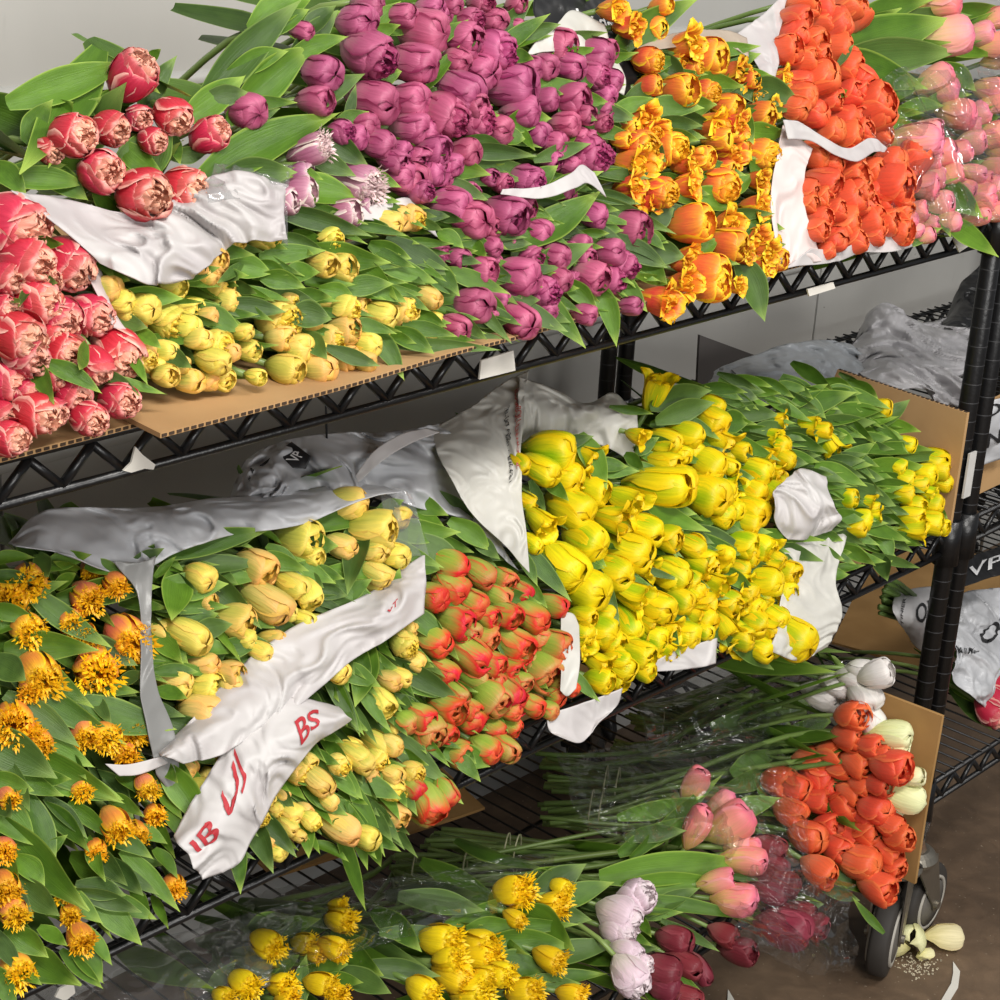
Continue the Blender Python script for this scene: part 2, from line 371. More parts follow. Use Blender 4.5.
def text_on(name, S, s, u0, v0, du, dv, mat, parent, rot=0., flipv=False, lift=.0018):
    cu = bpy.data.curves.new(name, 'FONT'); cu.body = s; cu.size = 1; cu.offset = .012; o = bpy.data.objects.new(name, cu)
    C.objects.link(o); dg = bpy.context.evaluated_depsgraph_get(); me = bpy.data.meshes.new_from_object(o.evaluated_get(dg)); bpy.data.objects.remove(o)
    bm = bmesh.new(); bm.from_mesh(me)
    bmesh.ops.triangulate(bm, faces=bm.faces[:]); bmesh.ops.subdivide_edges(bm, edges=[e for e in bm.edges if e.calc_length() > .25], cuts=2)
    bmesh.ops.triangulate(bm, faces=bm.faces[:])
    W = max(v.co.x for v in bm.verts)
    for v in bm.verts:
        a, b = v.co.x/W, v.co.y
        u = u0+du[0]*a+dv[0]*b; w_ = v0+du[1]*a+dv[1]*b; p = S(u, w_)
        nn = unit(np.cross(S(u+.01, w_)-p, S(u, w_+.01)-p)); v.co = Vector(p+nn*lift*(1 if nn@(CAM-p) > 0 else -1))
    bm.to_mesh(me); bm.free(); me.materials.clear(); me.materials.append(mat)
    return link(name, me, parent)
# ---------------------------------------------------------------- tulip blooms (unit size: width 1 at the widest, base at z = 0)
def prof(tab, v):
    for (a, x), (b, y) in zip(tab[:-1], tab[1:]):
        if v <= b:
            t = (v-a)/(b-a); t = t*t*(3-2*t) if False else t
            return x+(y-x)*t
    return tab[-1][1]
def petals(B, n, phi0, L, R, rt, wt, lay, r, ripple=.02, curl=0., nu=6, nv=9, zo=0., fringe=0., lean=.03):
    for k in range(n):
        ph = phi0+2*PI*k/n+r.uniform(-.1, .1); sc = 1+r.uniform(-.06, .06); Lk = L*(1+r.uniform(-.07, .05)); ln = r.uniform(-lean, lean)
        s1, s2 = r.uniform(0, 9), r.uniform(0, 9); n0 = len(B['v'])
        for j in range(nv+1):
            v = j/nv; R0 = R*prof(rt, v)*sc; w_ = prof(wt, v)*(1+.0*sc)
            z = Lk*(math.sin(min(v, 1)*PI/2)**.92 if curl >= 0 else v)
            for i in range(nu+1):
                u = 2*i/nu-1; th = ph+u*w_
                rr = R0*(1+.05*abs(u)**3-.02*math.exp(-(u*6)**2))+ripple*math.sin(s1+u*5+v*4)*v+ln*v+curl*max(0, v-.72)**1.5
                zz = z+zo-.035*Lk*u*u*v+ripple*.6*math.sin(s2+u*6)*v
                if fringe and j == nv: zz += r.uniform(-.3, 1.)*fringe*(1 if i % 2 else -.4); rr += r.uniform(-.2, 1.)*fringe*.7
                B['v'].append((rr*math.cos(th), rr*math.sin(th), zz)); B['u'].append((i/nu, v)); B['l'].append(lay)
        for j in range(nv):
            for i in range(nu):
                a = n0+j*(nu+1)+i; B['f'].append((a, a+1, a+nu+2, a+nu+1))
CLOSED = [(0, .18), (.1, .62), (.25, .92), (.42, 1.), (.6, .96), (.78, .78), (.9, .48), (1, .04)]
OPENP = [(0, .18), (.1, .60), (.25, .88), (.45, 1.), (.7, .96), (.88, .80), (1, .62)]
FLARE = [(0, .18), (.1, .55), (.3, .82), (.5, .9), (.7, .96), (.85, 1.05), (1, 1.25)]
WID = [(0, .5), (.2, 1.1), (.45, 1.24), (.7, 1.05), (.88, .68), (.96, .38), (1, .10)]
WIDS = [(0, .3), (.2, .62), (.45, .72), (.7, .66), (.88, .45), (.96, .26), (1, .08)]
WIDB = [(0, .4), (.2, .8), (.5, .95), (.8, .9), (1, .75)]
def bloom_mesh(style, seed):
    r = random.Random(seed*31+hash(style) % 1 + len(style)*101); B = dict(v=[], f=[], u=[], l=[])
    R = .5
    if style == 'bud':
        L = 1.62; petals(B, 3, 0, L, R*.90, CLOSED, WID, .0, r, .012); petals(B, 3, PI/3, L*.97, R*.84, CLOSED, WID, .35, r, .012)
    elif style == 'cup':
        L = 1.34; petals(B, 3, 0, L, R, OPENP, WID, .0, r, .02); petals(B, 3, PI/3, L*1.02, R*.9, [(a, b*(.97 if a < .8 else .86)) for a, b in OPENP], WID, .2, r, .02)
        petals(B, 3, 0.4, L*.93, R*.62, CLOSED, WID, .6, r, .03)
    elif style == 'egg':
        L = 1.38; petals(B, 3, 0, L, R, [(a, min(1, b*1.05)) for a, b in CLOSED], WID, .0, r, .018); petals(B, 3, PI/3, L*1.0, R*.93, [(a, min(1., b*1.06)) for a, b in CLOSED], WID, .25, r, .018)
    elif style == 'double':
        L = 1.34; petals(B, 4, 0, L*.86, R*1.06, OPENP, WIDB if False else WID, .0, r, .03, .25, zo=-.02)
        petals(B, 5, .5, L*.95, R*.92, OPENP, WID, .15, r, .04)
        petals(B, 6, .2, L*1.0, R*.72, OPENP, WIDS, .8, r, .05); petals(B, 5, .8, L*1.02, R*.50, OPENP, WIDS, 1., r, .05, nv=7)
        petals(B, 4, .1, L*1.0, R*.28, OPENP, WIDS, 1., r, .04, nv=7)
    elif style == 'curly':
        L = 1.22; petals(B, 3, 0, L*.95, R, [(a, b*.94) for a, b in FLARE], WID, .0, r, .06, .6); petals(B, 4, .6, L*.98, R*.82, FLARE, WIDS, .35, r, .08, .3)
        petals(B, 4, .2, L*.95, R*.5, OPENP, WIDS, .8, r, .08); petals(B, 3, .9, L*.9, R*.28, OPENP, WIDS, 1., r, .06)
    elif style == 'fringed':
        L = 1.35; petals(B, 3, 0, L*.92, R*.92, OPENP, WIDB, .0, r, .02, nu=22, fringe=.13); petals(B, 3, PI/3, L*.96, R*.8, OPENP, WIDB, .3, r, .02, nu=22, fringe=.15)
        petals(B, 4, .3, L*.97, R*.55, OPENP, WIDB, .8, r, .03, nu=18, fringe=.17); petals(B, 3, .9, L*.95, R*.3, OPENP, WIDB, 1., r, .03, nu=14, fringe=.17)
        for q in range(150):        # free fringe slivers along the rims
            th = r.uniform(0, 2*PI); rr = R*r.choice((.96, .90, .80, .70, .55, .38, .2))*r.uniform(.9, 1.05); z = L*r.uniform(.86, .98); n0 = len(B['v'])
            h = r.uniform(.05, .15); o = r.uniform(-.06, .17); tw = r.uniform(-.8, .8); wd = .03
            for a, zz, ro in ((-wd, z, rr), (wd, z, rr), (-wd*.8, z+h*.6, rr+o*.4), (wd*.8, z+h*.6, rr+o*.4), (0, z+h, rr+o)):
                t = th+a/max(rr, .08)+tw*(zz-z); B['v'].append((ro*math.cos(t), ro*math.sin(t), zz)); B['u'].append((.5, 1)); B['l'].append(.9)
            B['f'] += [(n0, n0+1, n0+3, n0+2), (n0+2, n0+3, n0+4)]
    elif style == 'star':          # wide open, tips parted
        L = 1.3; petals(B, 3, 0, L, R*.95, FLARE, [(a, b*.8) for a, b in WID], .0, r, .05, .5); petals(B, 3, PI/3, L*.95, R*.75, OPENP, [(a, b*.8) for a, b in WID], .4, r, .06, .2)
    zmax = {'bud': 1.62, 'cup': 1.36, 'egg': 1.38, 'double': 1.34, 'curly': 1.2, 'fringed': 1.5, 'star': 1.3}[style]
    return B, zmax
BCACHE = {}
def bloom(style, seed, mat):
    key = (style, seed, mat.name)
    if key not in BCACHE:
        B, zm = bloom_mesh(style, seed); BCACHE[key] = (mesh_from(f'{style}_bloom', B['v'], B['f'], mat, True, B['u'], B['l']), zm)
    return BCACHE[key]
def leaf_mesh(seed, mat):
    r = random.Random(seed+50); bend = r.uniform(-.10, .18); fold = r.uniform(.25, .75); tw = r.uniform(-.6, .6); wav = r.uniform(.0, .07); side = r.uniform(-.10, .10)
    nu, nv = 6, 18; V = []; Fc = []; U = []; pk = r.uniform(.34, .5)
    for j in range(nv+1):
        t = j/nv; s_ = max(0, (t-pk)/(1-pk)); w_ = .5*(min(1, t/pk)**.6 if t < pk else max(.012, (1-s_**1.9)**1.1*(1-.18*s_)))
        if t < pk: w_ = .5*(.38+.62*math.sin(PI/2*t/pk))
        cx = side*math.sin(PI*t); cy = bend*(t*t)-.03; a = tw*t
        for i in range(nu+1):
            u = 2*i/nu-1; x = u*w_; y = fold*abs(u)**1.4*w_*1.3*(1-.5*t)+wav*math.sin(t*9+u*2)*abs(u)
            V.append((cx+x*math.cos(a)-y*math.sin(a), (cy*4+(x*math.sin(a)+y*math.cos(a))), t)); U.append((i/nu, t))
    for j in range(nv):
        for i in range(nu):
            a = j*(nu+1)+i; Fc.append((a, a+1, a+nu+2, a+nu+1))
    return mesh_from('tulip_leaf', V, Fc, mat, True, U)
LV = [leaf_mesh(i, LEAF if i % 3 else LEAFB) for i in range(9)]
b = MB(); b.tube([(0, 0, -1), (.012, 0, -.6), (-.006, .01, -.25), (0, 0, 0.02)], 1, 7)
STEM_ME = {}
def stem_mesh(rad, L):
    b = MB(); q = rnd.uniform(-.01, .01); b.tube([(0, 0, -L), (q, .006, -L*.66), (-q, -.004, -L*.3), (0, 0, .004)], rad, 7); return b.mesh('stem', STEM, True)
STEMS = [stem_mesh(.0031, .27) for _ in range(5)]
def frame_from(axis, nrm):
    z = unit(axis); y = np.array(nrm)-z*(np.array(nrm)@z); y = unit(y); x = np.cross(y, z); return x, y, z
def mat4(x, y, z, p): return Matrix(((x[0], y[0], z[0], p[0]), (x[1], y[1], z[1], p[1]), (x[2], y[2], z[2], p[2]), (0, 0, 0, 1)))
TUL = []                                    # every tulip: dict(o, inv, P, bunch)
def add_leaf(root, inv, base, tip, width, nrm, which=None, name='leaf'):
    base, tip = np.array(base), np.array(tip); L = np.linalg.norm(tip-base); x, y, z = frame_from(tip-base, nrm)
    me = LV[which if which is not None else rnd.randrange(len(LV))]
    o = link(name, me, root); o.matrix_local = inv@mat4(x*width, y*width*.55+0*z, z*L, base); return o
def cdir(a, t):          # a pose direction from its slant and how much it turns to the aisle
    s = math.sqrt(max(0, 1-t*t)); a = math.radians(a); return M.T@np.array([s*math.cos(a), -s*math.sin(a), -t])
TOP = (-.03, ZT+.02, 1.6); MID = (-.035, ZM+.01, 1.6); BOT = (-.13, ZB+.02, .55)
KIND = dict()
def kind(k, name, mats, styles, wpx, adj, cat='tulip'): KIND[k] = dict(name=name, mats=mats, styles=styles, w=wpx, adj=adj, cat=cat)
red = petal_mat('red_pink_petal', (200, 66, 78), (198, 42, 66), (206, 64, 82), (244, 186, 172), .95, (248, 186, 156), var=.1, hv=.006)
peach = petal_mat('peach_yellow_petal', (178, 190, 74), (240, 226, 104), (246, 220, 98), (246, 196, 104), .5, (250, 214, 60), alt=((190, 196, 94), (244, 214, 122), (244, 178, 98)), hv=.01, flame=(146, 178, 60), fa=.4)
purple = petal_mat('dusty_purple_petal', (194, 142, 146), (184, 88, 124), (204, 110, 144), (126, 26, 70), .85, (160, 50, 98), var=.14, hv=.01)
flamed = petal_mat('flamed_orange_petal', (236, 170, 60), (238, 122, 64), (248, 180, 40), (254, 216, 44), .95, (248, 182, 36), alt=((240, 150, 60), (230, 90, 64), (250, 170, 50)), var=.1, hv=.008)
orange = petal_mat('orange_petal', (236, 146, 108), (232, 98, 66), (230, 88, 46), (246, 140, 80), .7, (220, 70, 30), var=.08, hv=.006)
pink = petal_mat('pink_yellow_petal', (226, 218, 100), (240, 160, 136), (232, 92, 132), (244, 166, 180), .5, (232, 96, 124), alt=((214, 214, 130), (238, 172, 150), (232, 108, 152)), var=.08, hv=.008)
fring = petal_mat('fringed_golden_petal', (240, 190, 90), (240, 150, 70), (250, 196, 40), (252, 206, 30), .9, (250, 192, 26), alt=((236, 180, 90), (238, 130, 100), (248, 178, 34)), var=.1, hv=.008)
fringy = petal_mat('fringed_yellow_petal', (240, 212, 60), (250, 218, 30), (252, 216, 20), (226, 150, 20), .2, (252, 212, 24), var=.08, hv=.008)
redgr = petal_mat('red_green_petal', (140, 172, 66), (176, 184, 86), (224, 46, 40), (226, 60, 48), .75, (224, 130, 66), flame=(140, 176, 58), fa=.5, alt=((134, 170, 62), (158, 184, 76), (196, 156, 84)), mp=.38, tp=.72, var=.1, hv=.008)
yellow = petal_mat('yellow_petal', (180, 198, 34), (238, 218, 24), (248, 214, 14), (244, 198, 12), .6, (236, 186, 10), flame=(156, 190, 20), fa=.75, var=.07, hv=.008)
white = petal_mat('white_petal', (216, 218, 190), (232, 228, 222), (236, 230, 224), (240, 236, 232), .4, (226, 220, 212), var=.06)
cream = petal_mat('cream_green_petal', (220, 232, 140), (240, 240, 180), (240, 240, 190), (244, 242, 204), .4, (230, 230, 150), var=.05)
burg = petal_mat('burgundy_petal', (150, 92, 90), (132, 50, 60), (110, 32, 44), (168, 84, 92), .5, (110, 20, 36), var=.14, hv=.008)
lilac = petal_mat('pale_lilac_petal', (226, 220, 200), (232, 208, 216), (226, 200, 214), (240, 228, 230), .5, (240, 226, 228), var=.05, hv=.008)
mauve = petal_mat('mauve_fringed_petal', (170, 110, 130), (178, 106, 140), (206, 160, 176), (240, 226, 214), .95, (226, 196, 200), var=.08)
kind('red', 'double_red_tulip', [red], ['double'], 42, 'red double tulip')
kind('peach', 'peach_tulip', [peach], ['cup', 'double', 'egg', 'bud'], 26, 'peach-yellow tulip')
kind('peachm', 'peach_tulip', [peach], ['bud', 'cup', 'bud', 'egg'], 28, 'peach-yellow tulip')
kind('peachs', 'peach_tulip', [peach], ['egg', 'double', 'bud', 'cup'], 22, 'small peach-yellow tulip')
kind('purple', 'purple_tulip', [purple], ['egg', 'cup', 'egg', 'double'], 30, 'dusty purple tulip')
kind('flame', 'flamed_tulip', [flamed], ['curly', 'curly', 'cup', 'double'], 26, 'curly orange-yellow tulip')
kind('orange', 'orange_tulip', [orange], ['cup', 'egg', 'cup', 'cup'], 30, 'orange tulip')
kind('pink', 'pink_tulip', [pink], ['bud', 'egg', 'cup'], 26, 'pink-yellow tulip')
kind('fringe', 'fringed_tulip', [fring], ['fringed'], 30, 'golden fringed tulip')
kind('fringey', 'fringed_tulip', [fringy], ['fringed'], 26, 'yellow fringed tulip')
kind('redgr', 'red_green_tulip', [redgr], ['egg', 'cup', 'bud'], 30, 'red-green tulip')
kind('yellow', 'yellow_tulip', [yellow], ['egg', 'cup', 'bud', 'egg', 'star'], 32, 'yellow tulip')
kind('yellows', 'yellow_tulip', [yellow], ['cup', 'star', 'egg'], 22, 'small yellow tulip')
kind('white', 'white_tulip', [white], ['egg', 'cup'], 24, 'white tulip')
kind('cream', 'cream_tulip', [cream], ['bud', 'egg'], 30, 'cream-green tulip')
kind('burg', 'burgundy_tulip', [burg], ['egg', 'cup', 'bud'], 28, 'dark burgundy tulip')
kind('lilac', 'lilac_tulip', [lilac], ['double'], 32, 'pale lilac tulip')
kind('mauve', 'mauve_tulip', [mauve], ['fringed', 'cup'], 32, 'white-frilled mauve tulip')
cell_rows = {1: ['middle'], 2: ['upper', 'lower'], 3: ['upper', 'middle', 'lower'], 4: ['top', 'upper', 'lower', 'bottom'], 5: ['top', 'upper', 'middle', 'lower', 'bottom'], 6: ['top', 'upper', 'upper middle', 'lower middle', 'lower', 'bottom']}
cell_cols = {1: ['centre'], 2: ['left', 'right'], 3: ['left', 'centre', 'right'], 4: ['far left', 'left', 'right', 'far right'], 5: ['far left', 'left', 'centre', 'right', 'far right']}
def bunch(kd, spec, plane, where, group, a=18, aj=12, t=.45, tj=.12, nl=2, lw=.026, ll=.12, lout=.75, dy=0., special={}, tail=None, front=None, fo=.03):
    K = KIND[kd]; items = []
    for blk in spec.split(';'):
        blk = blk.strip()
        if not blk: continue
        if blk.startswith('@'): ox, oy = map(int, blk[1:].split(',')); continue
        q = [float(x) for x in blk.split()]
        items.append((ox+2*q[0], oy+2*q[1], 2*q[2] if len(q) > 2 else K['w']*.7, q[3] if len(q) > 3 else None))
    # labels: a small cell of the bunch, and the tulip's place inside it
    n = len(items); best = None
    nr = 1; nc = 1
    for cand in ((1, 1), (1, 2), (2, 2), (2, 3), (3, 3), (3, 4), (4, 4), (4, 5), (5, 5), (6, 5)):
        nr, nc = cand
        if n <= nr*nc*5: break
    order = sorted(range(n), key=lambda i: items[i][1]); labs = {}
    for ri in range(nr):
        row = sorted(order[n*ri//nr:n*(ri+1)//nr], key=lambda i: items[i][0]); k = len(row)
        for ci in range(nc):
            cell = row[k*ci//nc:k*(ci+1)//nc]; left = list(cell); rw, cl = cell_rows[nr][ri], cell_cols[nc][ci]
            pos = '' if nr*nc == 1 else (f'{rw} {cl}' if nr > 1 and nc > 1 else cl)
            pick = [('topmost', lambda i: items[i][1]), ('lowest', lambda i: -items[i][1]), ('leftmost', lambda i: items[i][0]), ('rightmost', lambda i: -items[i][0])]
            for wd, f in pick:
                if not left: break
                i = min(left, key=f); left.remove(i); labs[i] = (wd, pos)
            for q, i in enumerate(left): labs[i] = ('middle one' if q == 0 else 'smallest middle one', pos)
    out = []
    for i, (px, py, wp, an) in enumerate(items):
        y0, zs, k = plane; Pt = face(px, py, y0, zs, k); Pt = Pt+unit(Pt-CAM)*(dy+rnd.uniform(-.012, .012)+max(0, (K['w']*.75-wp))*.0012)
        if front is not None:
            qf = atx(px, py, front); fd = depth(qf)-fo
            if depth(Pt) > fd: Pt = CAM+(Pt-CAM)*fd/depth(Pt)
        D = depth(Pt); wpx = min(max(wp, K['w']*.62), K['w']*1.5); W = wpx*D/F*1.0
        if K['name'] in ('fringed_tulip',): W *= 1.25 if kd == 'fringe' else .95
        ang = (an if an is not None else a+rnd.uniform(-aj, aj)); tt = min(.92, max(.02, t+rnd.uniform(-tj, tj))); ax = cdir(ang, tt)
        st = rnd.choice(K['styles']); me, zm = bloom(st, rnd.randrange(3), rnd.choice(K['mats']))
        base = Pt-ax*W*zm*.52; roll = rnd.uniform(0, 2*PI); up = np.array([0, 0, 1.]) if abs(ax[2]) < .9 else np.array([1., 0, 0])
        x, y, z = frame_from(ax, up); c_, s_ = math.cos(roll), math.sin(roll); x, y = x*c_+y*s_, y*c_-x*s_
        root = bpy.data.objects.new(K['name'], None); C.objects.link(root); root.empty_display_size = .01
        Mx = mat4(x, y, z, base); root.matrix_world = Mx; inv = Mx.inverted()
        wd, pos = labs[i]
        lab = special.get(i) or (f"{K['adj']}, {wd} at {pos} of {where}" if pos else f"{K['adj']}, {wd} of {where}")
        root['label'] = lab; root['category'] = K['cat']; root['group'] = group
        bo = link('bloom', me, root); hs = rnd.uniform(.94, 1.06); bo.scale = (W, W, W*hs)
        if tail is None:
            hb = np.array([-ax[0]*.6, abs(ax[1])*.6+.55, 0]); hb = hb/np.linalg.norm(hb); E = base+hb*rnd.uniform(.19, .24); E[2] = max(plane[1]+.0, base[2]-rnd.uniform(.08, .13)); E[1] = min(E[1], .66)
            c1 = base-ax*.07; c2 = E-hb*.08+np.array([0, 0, .03]); sp_ = []
            for k_ in range(7):
                s_q = k_/6; sp_.append(np.array(inv@Vector(base*(1-s_q)**3+3*c1*s_q*(1-s_q)**2+3*c2*s_q**2*(1-s_q)+E*s_q**3)))
            b = MB(); b.tube(sp_, .0031, 6); link('stem', b.mesh('stem', STEM, True), root)
        rec = dict(o=root, inv=inv, P=Pt, base=base, ax=ax, W=W, px=px, py=py); out.append(rec); TUL.append(rec)
        for q in range(nl if isinstance(nl, int) else (int(nl)+(rnd.random() < nl-int(nl)))):
            th = rnd.uniform(0, 2*PI); rad = x*math.cos(th)+y*math.sin(th); L = ll*1.15*rnd.uniform(.75, 1.25)
            tp = base+ax*(W*zm*lout*rnd.uniform(.2, 1.15))+rad*W*rnd.uniform(.45, .9); bs = tp-ax*L+rad*(-W*.45)
            add_leaf(root, inv, bs, tp, lw*rnd.uniform(.75, 1.1), -rad)
    return out
def atx(px, py, x): r = ray(px, py); return CAM+r*((x-CAM[0])/r[0])
def near(px, py, recs=None): return min(recs or TUL, key=lambda r: (r['px']-px)**2+(r['py']-py)**2)
def hand_leaves(spec, plane, recs=None, dy=-.012, jit=.35):
    for blk in spec.split(';'):
        blk = blk.strip()
        if not blk: continue
        if blk.startswith('@'): ox, oy = map(int, blk[1:].split(',')); continue
        q = [float(x) for x in blk.split()]; x0, y0, x1, y1, wd = [ox+2*q[0], oy+2*q[1], ox+2*q[2], oy+2*q[3], 2*q[4]]
        A = face(x0, y0, *plane); Bp = face(x1, y1, *plane); d = dy+rnd.uniform(-.006, .006)
        A = A+unit(A-CAM)*(d+.012); Bp = Bp+unit(Bp-CAM)*(d-.004)
        if Bp[2] < plane[1]-.005: Bp = aty(x1, y1, -.055); 
        n = unit(CAM-(A+Bp)/2)+(M.T@np.array([rnd.uniform(-jit, jit), rnd.uniform(-jit, jit), 0]))
        Wd = wd*depth(A)/F*.92; rec = near(x0, y0, recs); add_leaf(rec['o'], rec['inv'], A-(Bp-A)*.34, Bp, Wd, n)
def inside(poly, x, y):
    c = False; j = len(poly)-1
    for i in range(len(poly)):
        (xi, yi), (xj, yj) = poly[i], poly[j]
        if (yi > y) != (yj > y) and x < (xj-xi)*(y-yi)/(yj-yi)+xi: c = not c
        j = i
    return c
def leaf_fill(poly, n, plane, recs, ang=18, aj=14, L=58, w=17, dy=.0, seed=1, sp=13):
    r = random.Random(seed); xs_, ys_ = [p[0] for p in poly], [p[1] for p in poly]; pts = []; tries = 0
    while len(pts) < n and tries < n*60:
        tries += 1; x, y = r.uniform(min(xs_), max(xs_)), r.uniform(min(ys_), max(ys_))
        if inside(poly, x, y) and all((x-a)**2+(y-b)**2 > sp*sp for a, b in pts): pts.append((x, y))
    for x, y in pts:
        al = math.radians(ang+r.uniform(-aj, aj)); l = L*r.uniform(.7, 1.25); x0, y0 = x-l*math.cos(al), y-l*math.sin(al)
        A, Bp = face(x0, y0, *plane), face(x, y, *plane); dd = dy+r.uniform(-.012, .010)
        A = A+unit(A-CAM)*(dd+.03); Bp = Bp+unit(Bp-CAM)*dd
        nrm = unit(CAM-Bp)+M.T@np.array([r.uniform(-.8, .8), r.uniform(-.8, .8), 0]); rec = near(x0, y0, recs)
        add_leaf(rec['o'], rec['inv'], A, Bp, w*r.uniform(.75, 1.3)*depth(Bp)/F, nrm, r.randrange(9))

# ---- top shelf
T1 = bunch('red', '''@0,0; 66 38 23 -40; 36 67 21 10; 55 64 17 20; 50 86 21 10; 71 97 25 15; 92 95 22 10; 76 70 13 20; 86 58 18 40; 24 75 13 30; 69 59 9; 104 68 17 -20''',
   TOP, 'the loose bunch above white paper', 'red double tulips of the loose bunch near the wall', a=10, aj=15, t=.62, nl=1.4, lw=.034, ll=.11)
hand_leaves('''@0,0; 40 40 8 92 26; 20 46 66 30 20; 74 50 88 28 13; 76 29 81 24 6; 50 52 68 40 12; 40 60 51 47 10; 62 80 76 62 14; 66 76 82 88 14; 80 80 86 62 12; 86 70 90 84 8; 12 90 45 92 14; 26 86 44 100 16; 90 78 104 76 10; 10 86 34 82 12; 30 54 37 51 12; 0 86 12 98 14; 34 60 24 86 10; 56 104 46 92 10; 30 80 44 84 9; 16 66 26 50 14; 60 100 70 84 8; 84 100 94 88 9''', TOP, T1, dy=.012)
T2 = bunch('red', '''@0,200; 5 13 33 15; 12 31 24 15; 3 40 17 10; 34 31 24 40; 16 50 22 10; 28 57 20 30; 44 57 20 20; 6 67 24 20; 12 78 20 20; 30 75 20 20; 58 75 24 40; 48 82 16 60; 3 90 19 20; 12 96 16; 17 106 20 20; 36 97 17; 59 100 18 15; 44 109 17; 4 119 18 10; 0 107 14; 26 88 15; 26 68 14; 22 40 16; 1 55 16; 26 106 14''',
   TOP, 'the dense pile at cardboard edge', 'red double tulips piled at the end of the top shelf', a=18, t=.5, nl=.5, lw=.024, ll=.1, lout=.2)
hand_leaves('''@0,200; 18 86 29 103 12; 30 85 51 97 11; 42 75 37 86 10; 6 50 10 53 6; 20 40 30 42 7; 22 20 32 22 7; 14 44 9 54 5''', TOP, T2, dy=-.03)
T3 = bunch('peach', '''@0,200; 54 44 13; 58 50 14; 70 54 15; 82 60 17; 92 63 13; 94 55 14; 70 76 14; 81 75 12; 77 83 12; 82 88 12; 93 90 14; 86 43 12; 98 33 11; 98 70 12; 73 80 10; 66 62 10; 88 82 11; 62 56 10;
 @200,200; 5 30 14; 3 37 12; 8 43 14; 13 50 12; 8 72 15; 5 80 15; 14 76 11; 23 75 12; 38 60 19; 40 69 13; 47 74 15; 42 84 16; 59 84 16; 60 32 14; 68 34 16; 64 20 12; 44 50 8; 30 17 15; 18 20 9; 66 53 13; 72 54 13; 79 52 11; 71 65 15; 64 69 13; 80 72 15; 73 79 13; 81 80 12; 89 57 14; 99 56 14; 3 58 9; 3 90 13; 10 89 12; 27 88 9; 92 11 14; 99 9 13; 52 67 9; 110 66 12; 105 9 13; 112 48 13; 102 55 12; 114 61 11; 20 66 10; 55 60 10; 88 66 10; 60 76 10''',
   TOP, 'the peach row on top shelf', 'peach-yellow tulips along the top shelf edge', a=12, t=.5, nl=1.2, lw=.024, ll=.10, lout=.6, dy=.008)
hand_leaves('''@200,200; 8 26 27 27 10; 18 54 43 56 12; 3 56 22 66 14; 38 28 62 26 11; 12 38 20 42 10; 18 34 37 37 14; 32 33 44 38 8; 36 40 53 45 12; 46 37 60 37 12; 52 48 66 48 9; 64 46 78 50 11; 66 26 95 31 17; 50 58 66 60 16; 54 70 64 80 12; 48 8 86 18 12; 82 34 100 50 12; 70 76 90 83 9; 88 70 102 90 13; 80 62 98 67 8; 78 44 96 42 12; 44 20 64 27 10; 90 24 106 30 12; 96 34 118 42 12; 18 34 8 42 6; 60 4 84 12 8; 86 44 104 52 10; @0,200; 44 26 58 40 10; 54 38 66 41 8; 64 50 93 50 13; 56 88 70 98 7; 58 90 84 97 7; 64 78 74 92 7; 60 60 74 64 10; 70 68 80 74 9; 84 76 96 84 10; 96 38 110 34 8''', TOP, T3)
leaf_fill([(200, 245), (300, 232), (400, 225), (440, 270), (450, 345), (330, 350), (200, 350)], 80, TOP, T3, 14, 16, 50, 13, -.004, 3, 13)
T4 = bunch('mauve', '''@200,0; 55 75 17 -15; 50 87 12; 47 97 17 0; 78 91 21 25; @200,200; 70 7 15; 41 1 14; 80 3 11''',
   TOP, 'the frilly few by clear film', 'frilled mauve tulips between the purple and the peach ones', a=5, t=.4, nl=1, lw=.03, ll=.12)
hand_leaves('''@200,0; 18 82 74 54 24; 18 90 48 86 20; 58 78 78 88 12; 50 96 84 99 20; 62 70 85 84 15; 84 86 101 94 9; 62 66 72 67 6; 50 84 62 90 6; 72 60 84 56 8; 26 62 40 54 7''', TOP, T4)
